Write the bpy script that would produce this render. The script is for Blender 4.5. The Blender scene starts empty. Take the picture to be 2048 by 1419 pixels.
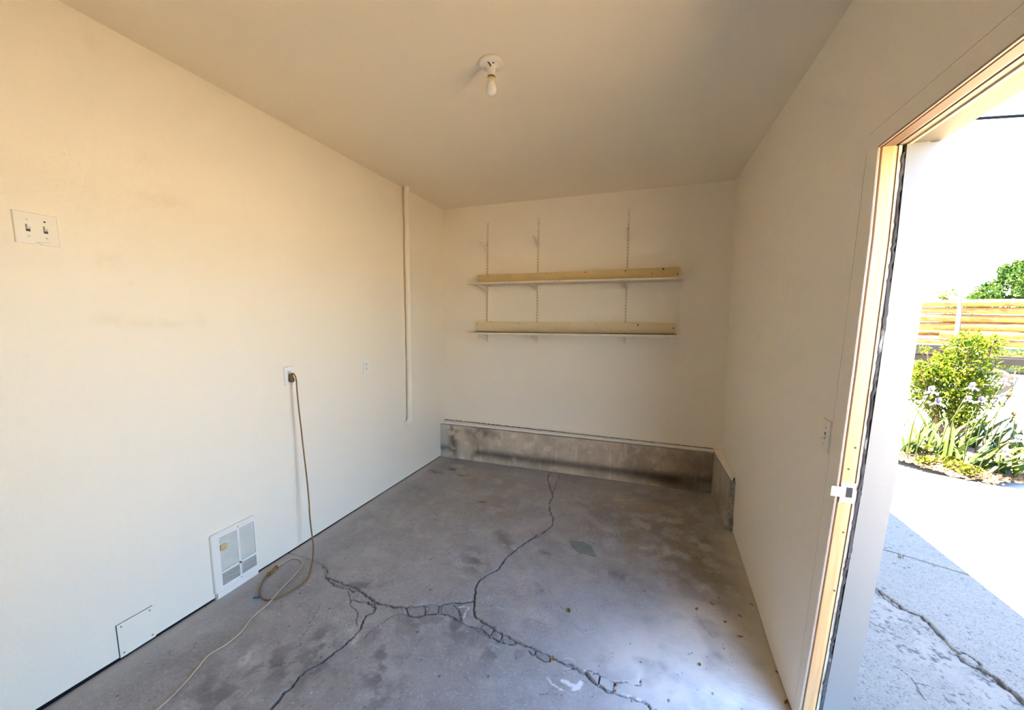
import bpy, bmesh, math, random
import numpy as np
from mathutils import Vector, Matrix
random.seed(7); rng = np.random.default_rng(7)
SC = bpy.context.scene
COL = SC.collection
PI = math.pi

# ------------------------------------------------------------------ camera
F, CX, CY = 786.6, 1006.0, 746.0            # focal length and principal point in pixels of 2048x1419
PITCH, YAW, ROLL, CZ = 0.1320, -0.3544, 0.0102, 1.5525
def _basis(p, y, r):
    cy, sy = math.cos(y), math.sin(y); cp, sp = math.cos(p), math.sin(p); cr, sr = math.cos(r), math.sin(r)
    fwd = np.array([sy*cp, cy*cp, -sp]); right = np.array([cy, -sy, 0.0]); up = np.cross(right, fwd)
    return right*cr+up*sr, -right*sr+up*cr, fwd
RX, RU, RF = _basis(PITCH, YAW, ROLL)
CAM = np.array([0.0, 0.0, CZ])
cam_data = bpy.data.cameras.new('camera')
cam = bpy.data.objects.new('camera', cam_data); COL.objects.link(cam)
cam_data.sensor_fit = 'HORIZONTAL'; cam_data.sensor_width = 36.0
cam_data.lens = 36.0*F/2048.0
cam_data.shift_x = -(CX-1024.0)/2048.0
cam_data.shift_y = (CY-709.5)/2048.0
cam_data.clip_start = 0.02; cam_data.clip_end = 500
M = Matrix(((RX[0], RU[0], -RF[0], 0), (RX[1], RU[1], -RF[1], 0), (RX[2], RU[2], -RF[2], CZ), (0, 0, 0, 1)))
cam.matrix_world = M
SC.camera = cam

# ------------------------------------------------------------------ world, sun, exposure
SUN_EL, SUN_DIR = math.radians(70), Vector((0.985, -0.17, 0))     # where the light travels to, on the ground
w = bpy.data.worlds.new('sky'); SC.world = w; w.use_nodes = True
nt = w.node_tree; nt.nodes.clear()
sky = nt.nodes.new('ShaderNodeTexSky'); sky.sky_type = 'NISHITA'; sky.sun_disc = False
sky.sun_elevation = SUN_EL; sky.sun_rotation = math.atan2(-SUN_DIR.x, -SUN_DIR.y)
sky.altitude = 300; sky.air_density = 1.0; sky.dust_density = 1.0; sky.ozone_density = 1.0
bg = nt.nodes.new('ShaderNodeBackground'); bg.inputs['Strength'].default_value = 2.45
out = nt.nodes.new('ShaderNodeOutputWorld')
tint = nt.nodes.new('ShaderNodeMix'); tint.data_type = 'RGBA'; tint.blend_type = 'MULTIPLY'; tint.inputs[0].default_value = 1.0
tint.inputs[7].default_value = (0.87, 0.98, 1.10, 1)         # camera white balance: the sky reads cool, the sun warm
nt.links.new(sky.outputs[0], tint.inputs[6]); nt.links.new(tint.outputs[2], bg.inputs[0]); nt.links.new(bg.outputs[0], out.inputs[0])
sun_d = bpy.data.lights.new('sun', 'SUN'); sun_d.energy = 310.0; sun_d.angle = math.radians(0.53)
sun_d.color = (1.0, 0.78, 0.48)
sun = bpy.data.objects.new('sun', sun_d); COL.objects.link(sun)
d = Vector((SUN_DIR.x*math.cos(SUN_EL), SUN_DIR.y*math.cos(SUN_EL), -math.sin(SUN_EL)))
sun.rotation_euler = d.to_track_quat('-Z', 'Y').to_euler(); sun.location = (-6, 2, 14)
vs = SC.view_settings
SC.display_settings.display_device = 'sRGB'
vs.view_transform = 'Standard'; vs.look = 'None'; vs.gamma = 1.0; vs.use_curve_mapping = False
vs.exposure = 0.50
cy_ = SC.cycles
cy_.use_denoising = True; cy_.denoiser = 'OPENIMAGEDENOISE'
cy_.max_bounces = 14; cy_.diffuse_bounces = 10; cy_.glossy_bounces = 4
cy_.sample_clamp_indirect = 12.0; cy_.caustics_reflective = False; cy_.caustics_refractive = False

# ------------------------------------------------------------------ pixel rays onto real planes
def ray(x, y): return RX*(x-CX)/F - RU*(y-CY)/F + RF
def onx(x, y, X): d = ray(x, y); return CAM+d*((X-CAM[0])/d[0])
def ony(x, y, Y): d = ray(x, y); return CAM+d*((Y-CAM[1])/d[1])
def onz(x, y, Z): d = ray(x, y); return CAM+d*((Z-CAM[2])/d[2])

# ------------------------------------------------------------------ room dimensions
XL, XR, YB, ZC, YF = -2.180, 0.635, 3.948, 2.744, -1.0
WT = 0.14                                     # wall thickness
def jx(z): return .6235+.0125*min(z, 1.0)       # the wall face beside the door
def xr(y, z):                                 # the right wall is a little out of true
    yy = min(max(y, 1.63), 4.0); t = min(max(z/ZC, 0), 1)
    lo = 0.620+0.0313*(yy-1.73); hi = 0.608+0.0173*(3.947-yy)
    k = min(max((y-1.75)/.6, 0), 1); k = k*k*(3-2*k)
    return (lo*(1-t)+hi*t)*k+jx(z)*(1-k)

# ------------------------------------------------------------------ helpers
class MB:
    def __init__(s): s.v = []; s.f = []; s.sm = []
    def add(s, vs, fs, smooth=False):
        o = len(s.v); s.v += [tuple(float(c) for c in p) for p in vs]
        s.f += [tuple(i+o for i in f) for f in fs]; s.sm += [smooth]*len(fs); return s
    def hexa(s, p):                           # 8 points: bottom 4 ccw, top 4 ccw
        return s.add(p, [(3, 2, 1, 0), (4, 5, 6, 7), (0, 1, 5, 4), (1, 2, 6, 5), (2, 3, 7, 6), (3, 0, 4, 7)])
    def box(s, a, b):
        x0, y0, z0 = a; x1, y1, z1 = b
        return s.hexa([(x0, y0, z0), (x1, y0, z0), (x1, y1, z0), (x0, y1, z0), (x0, y0, z1), (x1, y0, z1), (x1, y1, z1), (x0, y1, z1)])
    def obox(s, c, u, v, w, hu, hv, hw):      # oriented box
        c, u, v, w = map(np.array, (c, u, v, w)); P = []
        for k in (-1, 1):
            for i, j in ((-1, -1), (1, -1), (1, 1), (-1, 1)): P.append(c+u*hu*i+v*hv*j+w*hw*k)
        return s.hexa(P)
    def bbox(s, a, b, r):                     # box with chamfered edges (rounded-looking)
        bm = bmesh.new(); bmesh.ops.create_cube(bm, size=1)
        for v in bm.verts: v.co = Vector([(a[i]+b[i])/2+v.co[i]*(b[i]-a[i]) for i in range(3)])
        bmesh.ops.bevel(bm, geom=bm.edges[:], offset=r, segments=2, affect='EDGES', profile=0.5)
        bm.verts.ensure_lookup_table()
        s.add([v.co for v in bm.verts], [[v.index for v in f.verts] for f in bm.faces]); bm.free(); return s
    def tube(s, pts, r, n=8, caps=True, smooth=True):
        pts = [np.array(p, float) for p in pts]; m = len(pts); rr = r if hasattr(r, '__len__') else [r]*m
        V = []; ref = None
        for i, p in enumerate(pts):
            t = pts[min(i+1, m-1)]-pts[max(i-1, 0)]; t = t/(np.linalg.norm(t)+1e-12)
            if ref is None:
                ref = np.array([0, 0, 1.0]) if abs(t[2]) < .9 else np.array([1.0, 0, 0])
            a = ref-t*np.dot(ref, t); a /= np.linalg.norm(a); b = np.cross(t, a); ref = a
            for k in range(n):
                th = 2*PI*k/n; V.append(p+(a*math.cos(th)+b*math.sin(th))*rr[i])
        Fc = [(i*n+k, i*n+(k+1) % n, (i+1)*n+(k+1) % n, (i+1)*n+k) for i in range(m-1) for k in range(n)]
        s.add(V, Fc, smooth)
        if caps: s.add(V[:n], [tuple(range(n))[::-1]]); s.add(V[-n:], [tuple(range(n))])
        return s
    def cyl(s, p0, p1, r, n=16, r2=None): return s.tube([p0, p1], [r, r if r2 is None else r2], n)
    def lathe(s, c, prof, n=24, axis=(0, 0, 1)):     # prof: (radius, height along axis)
        ax = np.array(axis, float); ax /= np.linalg.norm(ax)
        a = np.cross(ax, [0, 0, 1.0]) if abs(ax[2]) < .9 else np.cross(ax, [1.0, 0, 0]); a /= np.linalg.norm(a); b = np.cross(ax, a)
        c = np.array(c, float); V = []
        for r, h in prof:
            for k in range(n):
                th = 2*PI*k/n; V.append(c+ax*h+(a*math.cos(th)+b*math.sin(th))*max(r, 1e-5))
        m = len(prof)
        s.add(V, [(i*n+k, i*n+(k+1) % n, (i+1)*n+(k+1) % n, (i+1)*n+k) for i in range(m-1) for k in range(n)], True)
        return s
    def prism(s, poly, top, bot):             # poly: list of (x,y); top/bot: z or function
        n = len(poly); T = top if callable(top) else (lambda x, y: top); B = bot if callable(bot) else (lambda x, y: bot)
        V = [(x, y, B(x, y)) for x, y in poly]+[(x, y, T(x, y)) for x, y in poly]
        s.add(V, [tuple(range(n))[::-1], tuple(range(n, 2*n))]+[(i, (i+1) % n, n+(i+1) % n, n+i) for i in range(n)]); return s
    def build(s, name, mat, parent=None, fix=True):
        off = np.array(parent.get('_o', (0, 0, 0))) if parent is not None else np.zeros(3)
        me = bpy.data.meshes.new(name)
        me.from_pydata([tuple(np.array(v)-off) for v in s.v], [], s.f); me.update()
        me.polygons.foreach_set('use_smooth', s.sm)
        if fix:
            bm = bmesh.new(); bm.from_mesh(me); bmesh.ops.recalc_face_normals(bm, faces=bm.faces[:]); bm.to_mesh(me); bm.free()
        me.materials.append(mat)
        o = bpy.data.objects.new(name, me); COL.objects.link(o)
        if parent is not None: o.parent = parent; o['_o'] = tuple(float(c) for c in off)
        return o
def tag(o, label=None, cat=None, group=None, kind=None):
    if label: o['label'] = label
    if cat: o['category'] = cat
    if group: o['group'] = group
    if kind: o['kind'] = kind
    return o
def thing(name, label=None, cat=None, loc=(0, 0, 0), group=None, kind=None):
    o = bpy.data.objects.new(name, None); COL.objects.link(o); o.location = tuple(float(c) for c in loc)
    o['_o'] = tuple(float(c) for c in loc); o.empty_display_size = .05
    return tag(o, label, cat, group, kind)
def copy_tree(o, parent=None):
    c = o.copy(); COL.objects.link(c)
    if parent is not None: c.parent = parent
    for ch in list(o.children): copy_tree(ch, c)
    return c
def mesh_np(name, V, Q, mat, parent=None, smooth=True, attr=None):
    me = bpy.data.meshes.new(name); V = np.asarray(V, np.float32); Q = np.asarray(Q, np.int32)
    me.vertices.add(len(V)); me.vertices.foreach_set('co', V.ravel())
    k = Q.shape[1]; me.loops.add(Q.size); me.loops.foreach_set('vertex_index', Q.ravel())
    me.polygons.add(len(Q)); me.polygons.foreach_set('loop_start', np.arange(0, Q.size, k, dtype=np.int32))
    me.polygons.foreach_set('use_smooth', np.full(len(Q), smooth))
    me.update(); me.validate()
    if attr is not None:
        a = me.color_attributes.new('stain', 'FLOAT_COLOR', 'POINT'); a.data.foreach_set('color', np.asarray(attr, np.float32).ravel())
    me.materials.append(mat)
    o = bpy.data.objects.new(name, me); COL.objects.link(o)
    if parent is not None: o.parent = parent
    return o
def vnoise(x, y, s, seed=0):                  # smooth value noise, numpy
    r = np.random.default_rng(seed).random((256, 256)); u = x/s+50.3; v = y/s+71.7
    i = np.floor(u).astype(int); j = np.floor(v).astype(int); fu = u-i; fv = v-j
    fu = fu*fu*(3-2*fu); fv = fv*fv*(3-2*fv); i0, i1, j0, j1 = i % 256, (i+1) % 256, j % 256, (j+1) % 256
    return (r[i0, j0]*(1-fu)+r[i1, j0]*fu)*(1-fv)+(r[i0, j1]*(1-fu)+r[i1, j1]*fu)*fv
def fbm(x, y, s, seed=0, o=4):
    t = 0; a = .5
    for k in range(o): t = t+a*vnoise(x, y, s, seed+k*13); s = s/2; a /= 2
    return t/(1-.5**o)
def over(A, rgb, al):                         # lay a stain of colour rgb and opacity al on the rgba array A
    al = np.clip(al, 0, 1)[..., None]; a0 = A[..., 3:4]; an = al+a0*(1-al)
    A[..., :3] = np.where(an > 1e-4, (np.array(rgb)*al+A[..., :3]*a0*(1-al))/np.maximum(an, 1e-4), A[..., :3]); A[..., 3:4] = an
def sstep(a, b, x): t = np.clip((x-a)/(b-a), 0, 1); return t*t*(3-2*t)

# ------------------------------------------------------------------ materials
def mat(name, base, rough=.6, metal=0.0, noise=None, bump=None, attr=False, spec=.5, trans=0.0, two=None):
    """noise: list of (scale, colour, lo, hi, opacity[, detail]) laid one over the other; bump: list of (scale, strength, distance)"""
    m = bpy.data.materials.new(name); m.use_nodes = True; t = m.node_tree; t.nodes.clear()
    N = t.nodes.new; L = t.links.new
    bs = N('ShaderNodeBsdfPrincipled'); o = N('ShaderNodeOutputMaterial'); L(bs.outputs[0], o.inputs[0])
    bs.inputs['Roughness'].default_value = rough; bs.inputs['Metallic'].default_value = metal
    bs.inputs['Specular IOR Level'].default_value = spec
    co = N('ShaderNodeTexCoord').outputs['Object']
    rgb = N('ShaderNodeRGB'); rgb.outputs[0].default_value = (*base, 1); cur = rgb.outputs[0]
    def mix(fac, a, b):
        x = N('ShaderNodeMix'); x.data_type = 'RGBA'
        L(fac, x.inputs[0]); L(a, x.inputs[6]); L(b, x.inputs[7]); return x.outputs[2]
    for k, nn in enumerate(noise or []):
        sc, c, lo, hi, op = nn[:5]; stretch = nn[5] if len(nn) > 5 else (1, 1, 1)
        mp = N('ShaderNodeMapping'); mp.inputs['Scale'].default_value = stretch; mp.inputs['Location'].default_value = (k*3.7, k*1.9, k*.7)
        L(co, mp.inputs[0])
        n = N('ShaderNodeTexNoise'); n.inputs['Scale'].default_value = sc; n.inputs['Detail'].default_value = 5; n.inputs['Roughness'].default_value = .6
        L(mp.outputs[0], n.inputs['Vector'])
        mr = N('ShaderNodeMapRange'); mr.inputs['From Min'].default_value = lo; mr.inputs['From Max'].default_value = hi
        mr.inputs['To Max'].default_value = op; L(n.outputs[0], mr.inputs[0])
        cc = N('ShaderNodeRGB'); cc.outputs[0].default_value = (*c, 1); cur = mix(mr.outputs[0], cur, cc.outputs[0])
    if attr:
        a = N('ShaderNodeAttribute'); a.attribute_name = 'stain'; cur = mix(a.outputs['Alpha'], cur, a.outputs['Color'])
    L(cur, bs.inputs['Base Color'])
    prev = None
    for sc, st, di in bump or []:
        n = N('ShaderNodeTexNoise'); n.inputs['Scale'].default_value = sc; n.inputs['Detail'].default_value = 3; L(co, n.inputs['Vector'])
        b = N('ShaderNodeBump'); b.inputs['Strength'].default_value = st; b.inputs['Distance'].default_value = di; L(n.outputs[0], b.inputs['Height'])
        if prev is not None: L(prev, b.inputs['Normal'])
        prev = b.outputs[0]
    if prev is not None: L(prev, bs.inputs['Normal'])
    if trans:
        tr = N('ShaderNodeBsdfTranslucent'); L(cur, tr.inputs['Color']); mx = N('ShaderNodeMixShader'); mx.inputs[0].default_value = trans
        L(bs.outputs[0], mx.inputs[1]); L(tr.outputs[0], mx.inputs[2]); L(mx.outputs[0], o.inputs[0])
    return m
PAINT = (0.865, 0.805, 0.69)
M_ = {}
M_['wall'] = mat('wall_paint', PAINT, .55, noise=[(3, (0.845, 0.775, 0.645), .45, .75, .35)], bump=[(190, .4, .004), (60, .22, .004)], attr=True, spec=.3)
M_['wall_plain'] = mat('wall_paint_plain', PAINT, .55, noise=[(3, (0.845, 0.775, 0.645), .45, .75, .35)], bump=[(190, .4, .004), (60, .22, .004)], spec=.3)
M_['ceiling'] = mat('ceiling_paint', (0.86, 0.775, 0.62), .7, noise=[(2.5, (0.84, 0.75, 0.59), .5, .8, .4)], bump=[(170, .25, .004)], spec=.2)
M_['floor'] = mat('garage_concrete', (0.345, 0.338, 0.338), .75, noise=[
    (2.2, (0.225, 0.222, 0.225), .45, .68, .6), (5.5, (0.50, 0.49, 0.485), .52, .72, .5), (13, (0.24, 0.232, 0.228), .5, .7, .45),
    (60, (0.58, 0.57, 0.56), .56, .70, .5), (75, (0.13, 0.128, 0.125), .58, .70, .55), (210, (0.13, 0.128, 0.13), .55, .66, .6)],
    bump=[(220, .3, .003), (28, .25, .006)], attr=True, spec=.35)
M_['dirt'] = mat('dark_crack_dirt', (0.010, 0.009, 0.007), .9)
M_['chip'] = mat('concrete_chip', (0.2700, 0.2700, 0.2754), .85, noise=[(40, (0.1620, 0.1598, 0.1566), .45, .65, .6), (200, (0.3888, 0.3888, 0.3888), .55, .7, .4)], bump=[(200, .4, .004)])
M_['chip_pale'] = mat('pale_concrete_chip', (0.50, 0.48, 0.46), .85, noise=[(40, (0.36, 0.35, 0.34), .45, .65, .6)], bump=[(200, .4, .004)])  # chips lightened to match the door light painted into the floor
M_['curb'] = mat('stained_foundation_concrete', (0.5998, 0.5005, 0.3844), .85, noise=[
    (3.0, (0.2999, 0.2429, 0.1859), .42, .62, .7), (9, (0.8998, 0.7720, 0.6241), .52, .72, .6), (4, (0.9895, 0.8585, 0.7159), .58, .75, .6, (6, 6, 0.6)), (90, (0.2398, 0.2006, 0.1595), .56, .7, .5)],
    bump=[(120, .35, .004)], attr=True)
M_['curb_plain'] = mat('side_foundation_concrete', (0.40, 0.345, 0.27), .85, noise=[(4, (0.22, 0.185, 0.14), .45, .62, .7), (12, (0.52, 0.46, 0.38), .52, .7, .5, (4, 4, .6))], bump=[(120, .35, .004)])
M_['curb_end'] = mat('broken_concrete', (0.4200, 0.4060, 0.3780), .9, noise=[(30, (0.1820, 0.1680, 0.1540), .45, .6, .7)], bump=[(90, .8, .01)])
M_['white'] = mat('white_trim_paint', (0.80, 0.765, 0.69), .5, noise=[(12, (0.66, 0.62, 0.54), .55, .75, .4)], bump=[(90, .1, .002)])
M_['white_out'] = mat('exterior_white_paint', (0.152, 0.149, 0.142), .5, noise=[(7, (0.1480, 0.1408, 0.1320), .6, .8, .3, (3, 3, .4))], bump=[(60, .12, .003)])
M_['pine'] = mat('bare_pine', (0.4320, 0.2478, 0.1066), .45, noise=[(9, (0.3240, 0.1674, 0.0634), .45, .7, .6, (5, 5, .25)), (4, (0.5040, 0.3348, 0.1786), .5, .75, .6, (4, 4, .3)), (60, (0.3024, 0.1674, 0.0749), .55, .7, .4, (3, 3, .06))])
M_['pine_edge'] = mat('pinkish_pine_edge', (0.3274, 0.2200, 0.1664), .55, noise=[(20, (0.2381, 0.1452, 0.1040), .5, .7, .5, (1, 1, .2))])
M_['strip'] = mat('torn_weatherstrip', (0.075, 0.07, 0.07), .8, noise=[(30, (0.40, 0.39, 0.38), .57, .62, .9, (1, 1, .35))])
M_['taupe'] = mat('taupe_rabbet_paint', (0.42, 0.38, 0.31), .6, noise=[(14, (0.33, 0.29, 0.23), .5, .7, .5)])
M_['plastic'] = mat('ivory_plastic', (0.80, 0.765, 0.69), .35)
M_['plastic_w'] = mat('white_plastic', (0.84, 0.83, 0.80), .35)
M_['enamel'] = mat('white_enamel', (0.84, 0.80, 0.735), .4)
M_['black'] = mat('black_void', (0.012, 0.012, 0.012), .8)
M_['grey'] = mat('dark_grey_metal', (0.045, 0.045, 0.045), .5, .3)
M_['screw'] = mat('dull_screw', (0.35, 0.33, 0.30), .4, .8)
M_['steel'] = mat('zinc_plate', (0.4650, 0.4712, 0.4774), .28, .9)
M_['tan'] = mat('tan_knob_hole', (0.66, 0.46, 0.22), .7, noise=[(120, (0.28, 0.15, 0.06), .5, .7, .7)])
M_['porcelain'] = mat('porcelain', (0.82, 0.77, 0.70), .25)
M_['collar'] = mat('ivory_collar', (0.72, 0.60, 0.36), .35)
M_['bulb'] = mat('frosted_bulb_glass', (0.85, 0.84, 0.83), .16)
M_['pvc'] = mat('painted_pipe', (0.80, 0.745, 0.65), .4)
M_['cord'] = mat('brown_cord', (0.20, 0.115, 0.036), .5)
M_['cord_dk'] = mat('dark_brown_plug', (0.10, 0.048, 0.012), .4)
M_['cord_tan'] = mat('tan_connector', (0.24, 0.14, 0.036), .45)
M_['cord_lt'] = mat('beige_cord', (0.50, 0.41, 0.29), .5)
M_['rail'] = mat('painted_steel_rail', (0.7392, 0.6820, 0.5720), .4)
M_['board'] = mat('yellowed_board', (0.66, 0.52, 0.275), .6, noise=[(6, (0.56, 0.43, 0.21), .5, .72, .5), (25, (0.33, 0.26, 0.17), .62, .74, .4)])
M_['board_pale'] = mat('pale_yellowed_board', (0.76, 0.66, 0.44), .6, noise=[(6, (0.66, 0.55, 0.33), .5, .72, .5), (22, (0.36, 0.28, 0.18), .66, .78, .5)])
M_['dust'] = mat('dusty_brown_top', (0.22, 0.145, 0.07), .9, noise=[(12, (0.34, 0.24, 0.13), .5, .7, .6)])
M_['shelf'] = mat('worn_shelf_paint', (0.7040, 0.6424, 0.5192), .6, noise=[(14, (0.4400, 0.3696, 0.2640), .55, .7, .5), (60, (0.2200, 0.1760, 0.1320), .66, .72, .6)])
M_['leaf_dry'] = mat('dry_leaf', (0.26, 0.13, 0.035), .7)
M_['leaf_olive'] = mat('olive_leaf', (0.13, 0.10, 0.012), .6)
M_['blue'] = mat('blue_plastic', (0.02, 0.13, 0.25), .6)
M_['straw'] = mat('straw', (0.42, 0.34, 0.2), .8)
M_['twig'] = mat('dark_debris_and_shade', (0.06, 0.045, 0.03), .9)  # twigs and nail heads; also the shade painted into groove and seam
M_['drive'] = mat('driveway_concrete', (0.090, 0.080, 0.065), .85, noise=[
    (4, (0.074, 0.066, 0.054), .45, .7, .5), (45, (0.112, 0.100, 0.083), .5, .66, .5), (130, (0.020, 0.018, 0.016), .55, .64, .8), (300, (0.165, 0.150, 0.128), .56, .66, .7)],
    bump=[(160, .5, .004), (50, .3, .004)], attr=True, spec=.2)
M_['ground'] = mat('pale_gravel_ground', (0.2600, 0.2500, 0.2350), .95, noise=[(3, (0.2200, 0.2100, 0.1900), .5, .7, .5)], spec=0.05)
M_['road'] = mat('road_asphalt', (0.20, 0.20, 0.205), .9, noise=[(2, (0.24, 0.24, 0.24), .5, .7, .5)])
M_['verge'] = mat('dry_grass_verge', (0.10, 0.14, 0.04), .95, noise=[(1.5, (0.16, 0.17, 0.06), .45, .7, .6)])
M_['soil'] = mat('bark_soil', (0.1041, 0.0621, 0.0369), .95, noise=[(30, (0.2286, 0.1563, 0.0942), .5, .65, .7), (80, (0.0420, 0.0252, 0.0150), .5, .65, .6)], bump=[(60, 1, .02)], spec=0.05)
M_['chips'] = mat('bark_chips', (0.0667, 0.0381, 0.0202), .9, noise=[(8, (0.1155, 0.0803, 0.0488), .45, .65, .8)], spec=0.05)
M_['iris'] = [mat('iris_leaf_pale', (0.0263, 0.0417, 0.0156), .45, noise=[(3, (0.0170, 0.0325, 0.0078), .45, .7, .6)], trans=.25, spec=0.04),
              mat('iris_leaf_mid', (0.0156, 0.0309, 0.0070), .45, noise=[(3, (0.0248, 0.0417, 0.0126), .5, .75, .6)], trans=.25, spec=0.04),
              mat('iris_leaf_yellow', (0.0256, 0.0324, 0.0048), .5, noise=[(4, (0.0161, 0.0269, 0.0042), .5, .7, .6)], trans=.3, spec=.04)]
M_['petal'] = mat('lavender_petal', (0.0863, 0.0804, 0.1265), .6, noise=[(14, (0.0498, 0.0421, 0.1072), .52, .7, .7)], trans=.35, spec=0.05)
M_['petal_pale'] = mat('pale_petal', (0.1349, 0.1267, 0.1512), .6, noise=[(14, (0.0818, 0.0736, 0.1349), .55, .7, .5)], trans=.35, spec=0.05)
M_['withered'] = mat('withered_bloom', (0.0434, 0.0281, 0.0089), .8, noise=[(30, (0.0204, 0.0153, 0.0255), .5, .65, .7)], spec=0.05)
M_['stem'] = mat('flower_stem', (0.0163, 0.0236, 0.0074), .6, spec=0.03)
M_['shrub'] = mat('shrub_leaf', (0.0385, 0.0615, 0.0049), .45, noise=[(7, (0.0152, 0.0360, 0.0029), .45, .6, .8), (9, (0.0666, 0.0690, 0.0079), .5, .65, .7), (5, (0.0615, 0.0385, 0.0079), .62, .7, .6)], trans=.3, spec=0.03)
M_['weed'] = mat('groundcover_leaf', (0.0402, 0.0485, 0.0061), .5, noise=[(12, (0.0202, 0.0341, 0.0049), .45, .65, .7)], trans=.3, spec=0.03)
M_['twigs'] = mat('shrub_twig', (0.1000, 0.0650, 0.0400), .9, spec=0.05)
M_['tree'] = mat('tree_leaf', (0.0125, 0.0298, 0.0062), .5, noise=[(2.0, (0.0044, 0.0169, 0.0033), .45, .62, .8), (2.6, (0.0298, 0.0454, 0.0070), .52, .68, .7)], trans=.25, spec=0.03)
M_['tree_far'] = mat('far_tree_leaf', (0.0408, 0.0529, 0.0126), .6, trans=.25, spec=0.03)
M_['bark'] = mat('tree_bark', (0.10, 0.075, 0.05), .9, noise=[(5, (0.05, 0.04, 0.03), .45, .65, .6)])
M_['log'] = mat('peeled_log', (0.1087, 0.0548, 0.0182), .8, noise=[(2.5, (0.0664, 0.0267, 0.0075), .48, .66, .75, (.35, 2, 2)), (6, (0.1386, 0.0894, 0.0425), .5, .7, .7, (.25, 2, 2)), (14, (0.0302, 0.0128, 0.0053), .6, .7, .7, (.3, 2, 2))], bump=[(8, .5, .03)], spec=0.05)
M_['log_end'] = mat('cut_log_end', (0.0998, 0.0552, 0.0161), .8, noise=[(6, (0.0782, 0.0387, 0.0108), .5, .65, .6)], spec=0.05)
M_['truck'] = mat('trailer_steel', (0.0168, 0.0159, 0.0151), .6, .2, noise=[(4, (0.0285, 0.0252, 0.0219), .5, .7, .6)], spec=0.05)
M_['stake'] = mat('grey_stake', (0.0420, 0.0437, 0.0471), .5, .3, spec=0.05)
M_['tyre'] = mat('dusty_tyre', (0.0300, 0.0290, 0.0275), .85, spec=0.05)
M_['hub'] = mat('white_wheel_hub', (0.1260, 0.1260, 0.1290), .4, .3)
M_['teal'] = mat('teal_panel', (0.0092, 0.0252, 0.0261), .5, spec=0.05)
M_['wire'] = mat('black_wire', (0.0025, 0.003, 0.005), .9, spec=0.0)
M_['roof'] = mat('roof_shingle', (0.08, 0.075, 0.07), .9)
M_['siding'] = mat('exterior_siding', (0.62, 0.61, 0.58), .7)

# ================================================================== THE SETTING
# ---- left wall (front face is a grid so that smudges can lie on it)
def grid_wall_left():
    ys = np.arange(YF, YB+.001, .02); ys[-1] = YB; zs = np.linspace(0, 1, 137)
    Yg, Zg = np.meshgrid(ys, zs, indexing='ij'); gap = np.interp(Yg, [.3, .66, 1.0, 1.8, 3.9], [.027, .022, .016, .011, .009]); Zg = gap+(ZC-gap)*Zg**1.0; A = np.zeros(Yg.shape+(4,)); A[..., :3] = PAINT
    def sm(px, py, ry, rz, rgb, al, seed):
        p = onx(px, py, XL); n = fbm(Yg, Zg, .05, seed)
        dd = ((Yg-p[1])/ry)**2+((Zg-p[2])/rz)**2
        over(A, rgb, .36*al*np.exp(-dd*1.2)*sstep(.3, .65, n))
    T = (.62, .47, .30)
    for i, (px, py, ry, rz, al) in enumerate([(183, 83, .03, .04, .4), (560, 73, .04, .03, .35), (330, 402, .12, .035, .5), (290, 395, .05, .03, .35), (215, 525, .045, .035, .75),
            (262, 568, .02, .02, .5), (380, 520, .03, .02, .5), (425, 530, .03, .02, .3), (230, 640, .10, .03, .6), (330, 648, .20, .022, .5), (400, 640, .10, .03, .3), (195, 200, .03, .03, .3), (300, 320, .1, .04, .2), (760, 390, .03, .02, .4)]):
        sm(px, py, ry, rz, T, al, 40+i)
    V = np.stack([np.full(Yg.shape, XL), Yg, Zg], -1).reshape(-1, 3); n, m = Yg.shape
    I = np.arange(n*m).reshape(n, m); Q = np.stack([I[:-1, :-1], I[:-1, 1:], I[1:, 1:], I[1:, :-1]], -1).reshape(-1, 4)
    o = len(V); xb = XL-WT
    C = np.array([[XL, YF, .027], [XL, YB, .009], [XL, YB, ZC], [XL, YF, ZC], [xb, YF, .027], [xb, YB, .009], [xb, YB, ZC], [xb, YF, ZC]])
    Q2 = np.array([[4, 5, 6, 7], [0, 4, 5, 1], [3, 2, 6, 7], [0, 3, 7, 4], [1, 5, 6, 2]])+o
    return mesh_np('wall_left', np.vstack([V, C]), np.vstack([Q, Q2]), M_['wall'], smooth=False, attr=np.vstack([A.reshape(-1, 4), np.zeros((8, 4))]))
wl = tag(grid_wall_left(), kind='structure')
MB().box((XL-WT-.02, YF-WT, -.2), (XL-WT, YB+WT, ZC)).build('sheathing', M_['siding'], wl)
wb = MB().box((XL-WT, YB, -.2), (.95, YB+WT, ZC)).build('wall_back', M_['wall_plain']); tag(wb, kind='structure')
wf = MB().box((XL-WT, YF-WT, -.2), (.80, YF, ZC)).build('wall_front', mat('unseen_dark_plywood', (.36, .27, .17), .7, noise=[(5, (.28, .2, .12), .45, .7, .6)])); tag(wf, kind='structure')  # unseen wall behind the camera; dark face invented to cut bounce light
# ---- right wall with the door opening
DY0, DY1, DZ = .75, 1.63, 2.10                 # clear opening
m = MB()
def wall_patch(y0, y1, z0, z1, ny):
    yy = np.linspace(y0, y1, ny+1)
    for a, b in zip(yy[:-1], yy[1:]):
        m.hexa([(xr(a, z0), a, z0), (xr(a, z0)+WT, a, z0), (xr(b, z0)+WT, b, z0), (xr(b, z0), b, z0),
                (xr(a, z1), a, z1), (xr(a, z1)+WT, a, z1), (xr(b, z1)+WT, b, z1), (xr(b, z1), b, z1)])
for za, zb_ in ((.006, 1.0), (1.0, ZC)): wall_patch(1.706, YB, za, zb_, 24); wall_patch(YF, .675, za, zb_, 2)
wall_patch(.675, 1.706, 2.166, ZC, 2)
tag(m.build('wall_right', M_['wall_plain']), kind='structure')
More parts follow.
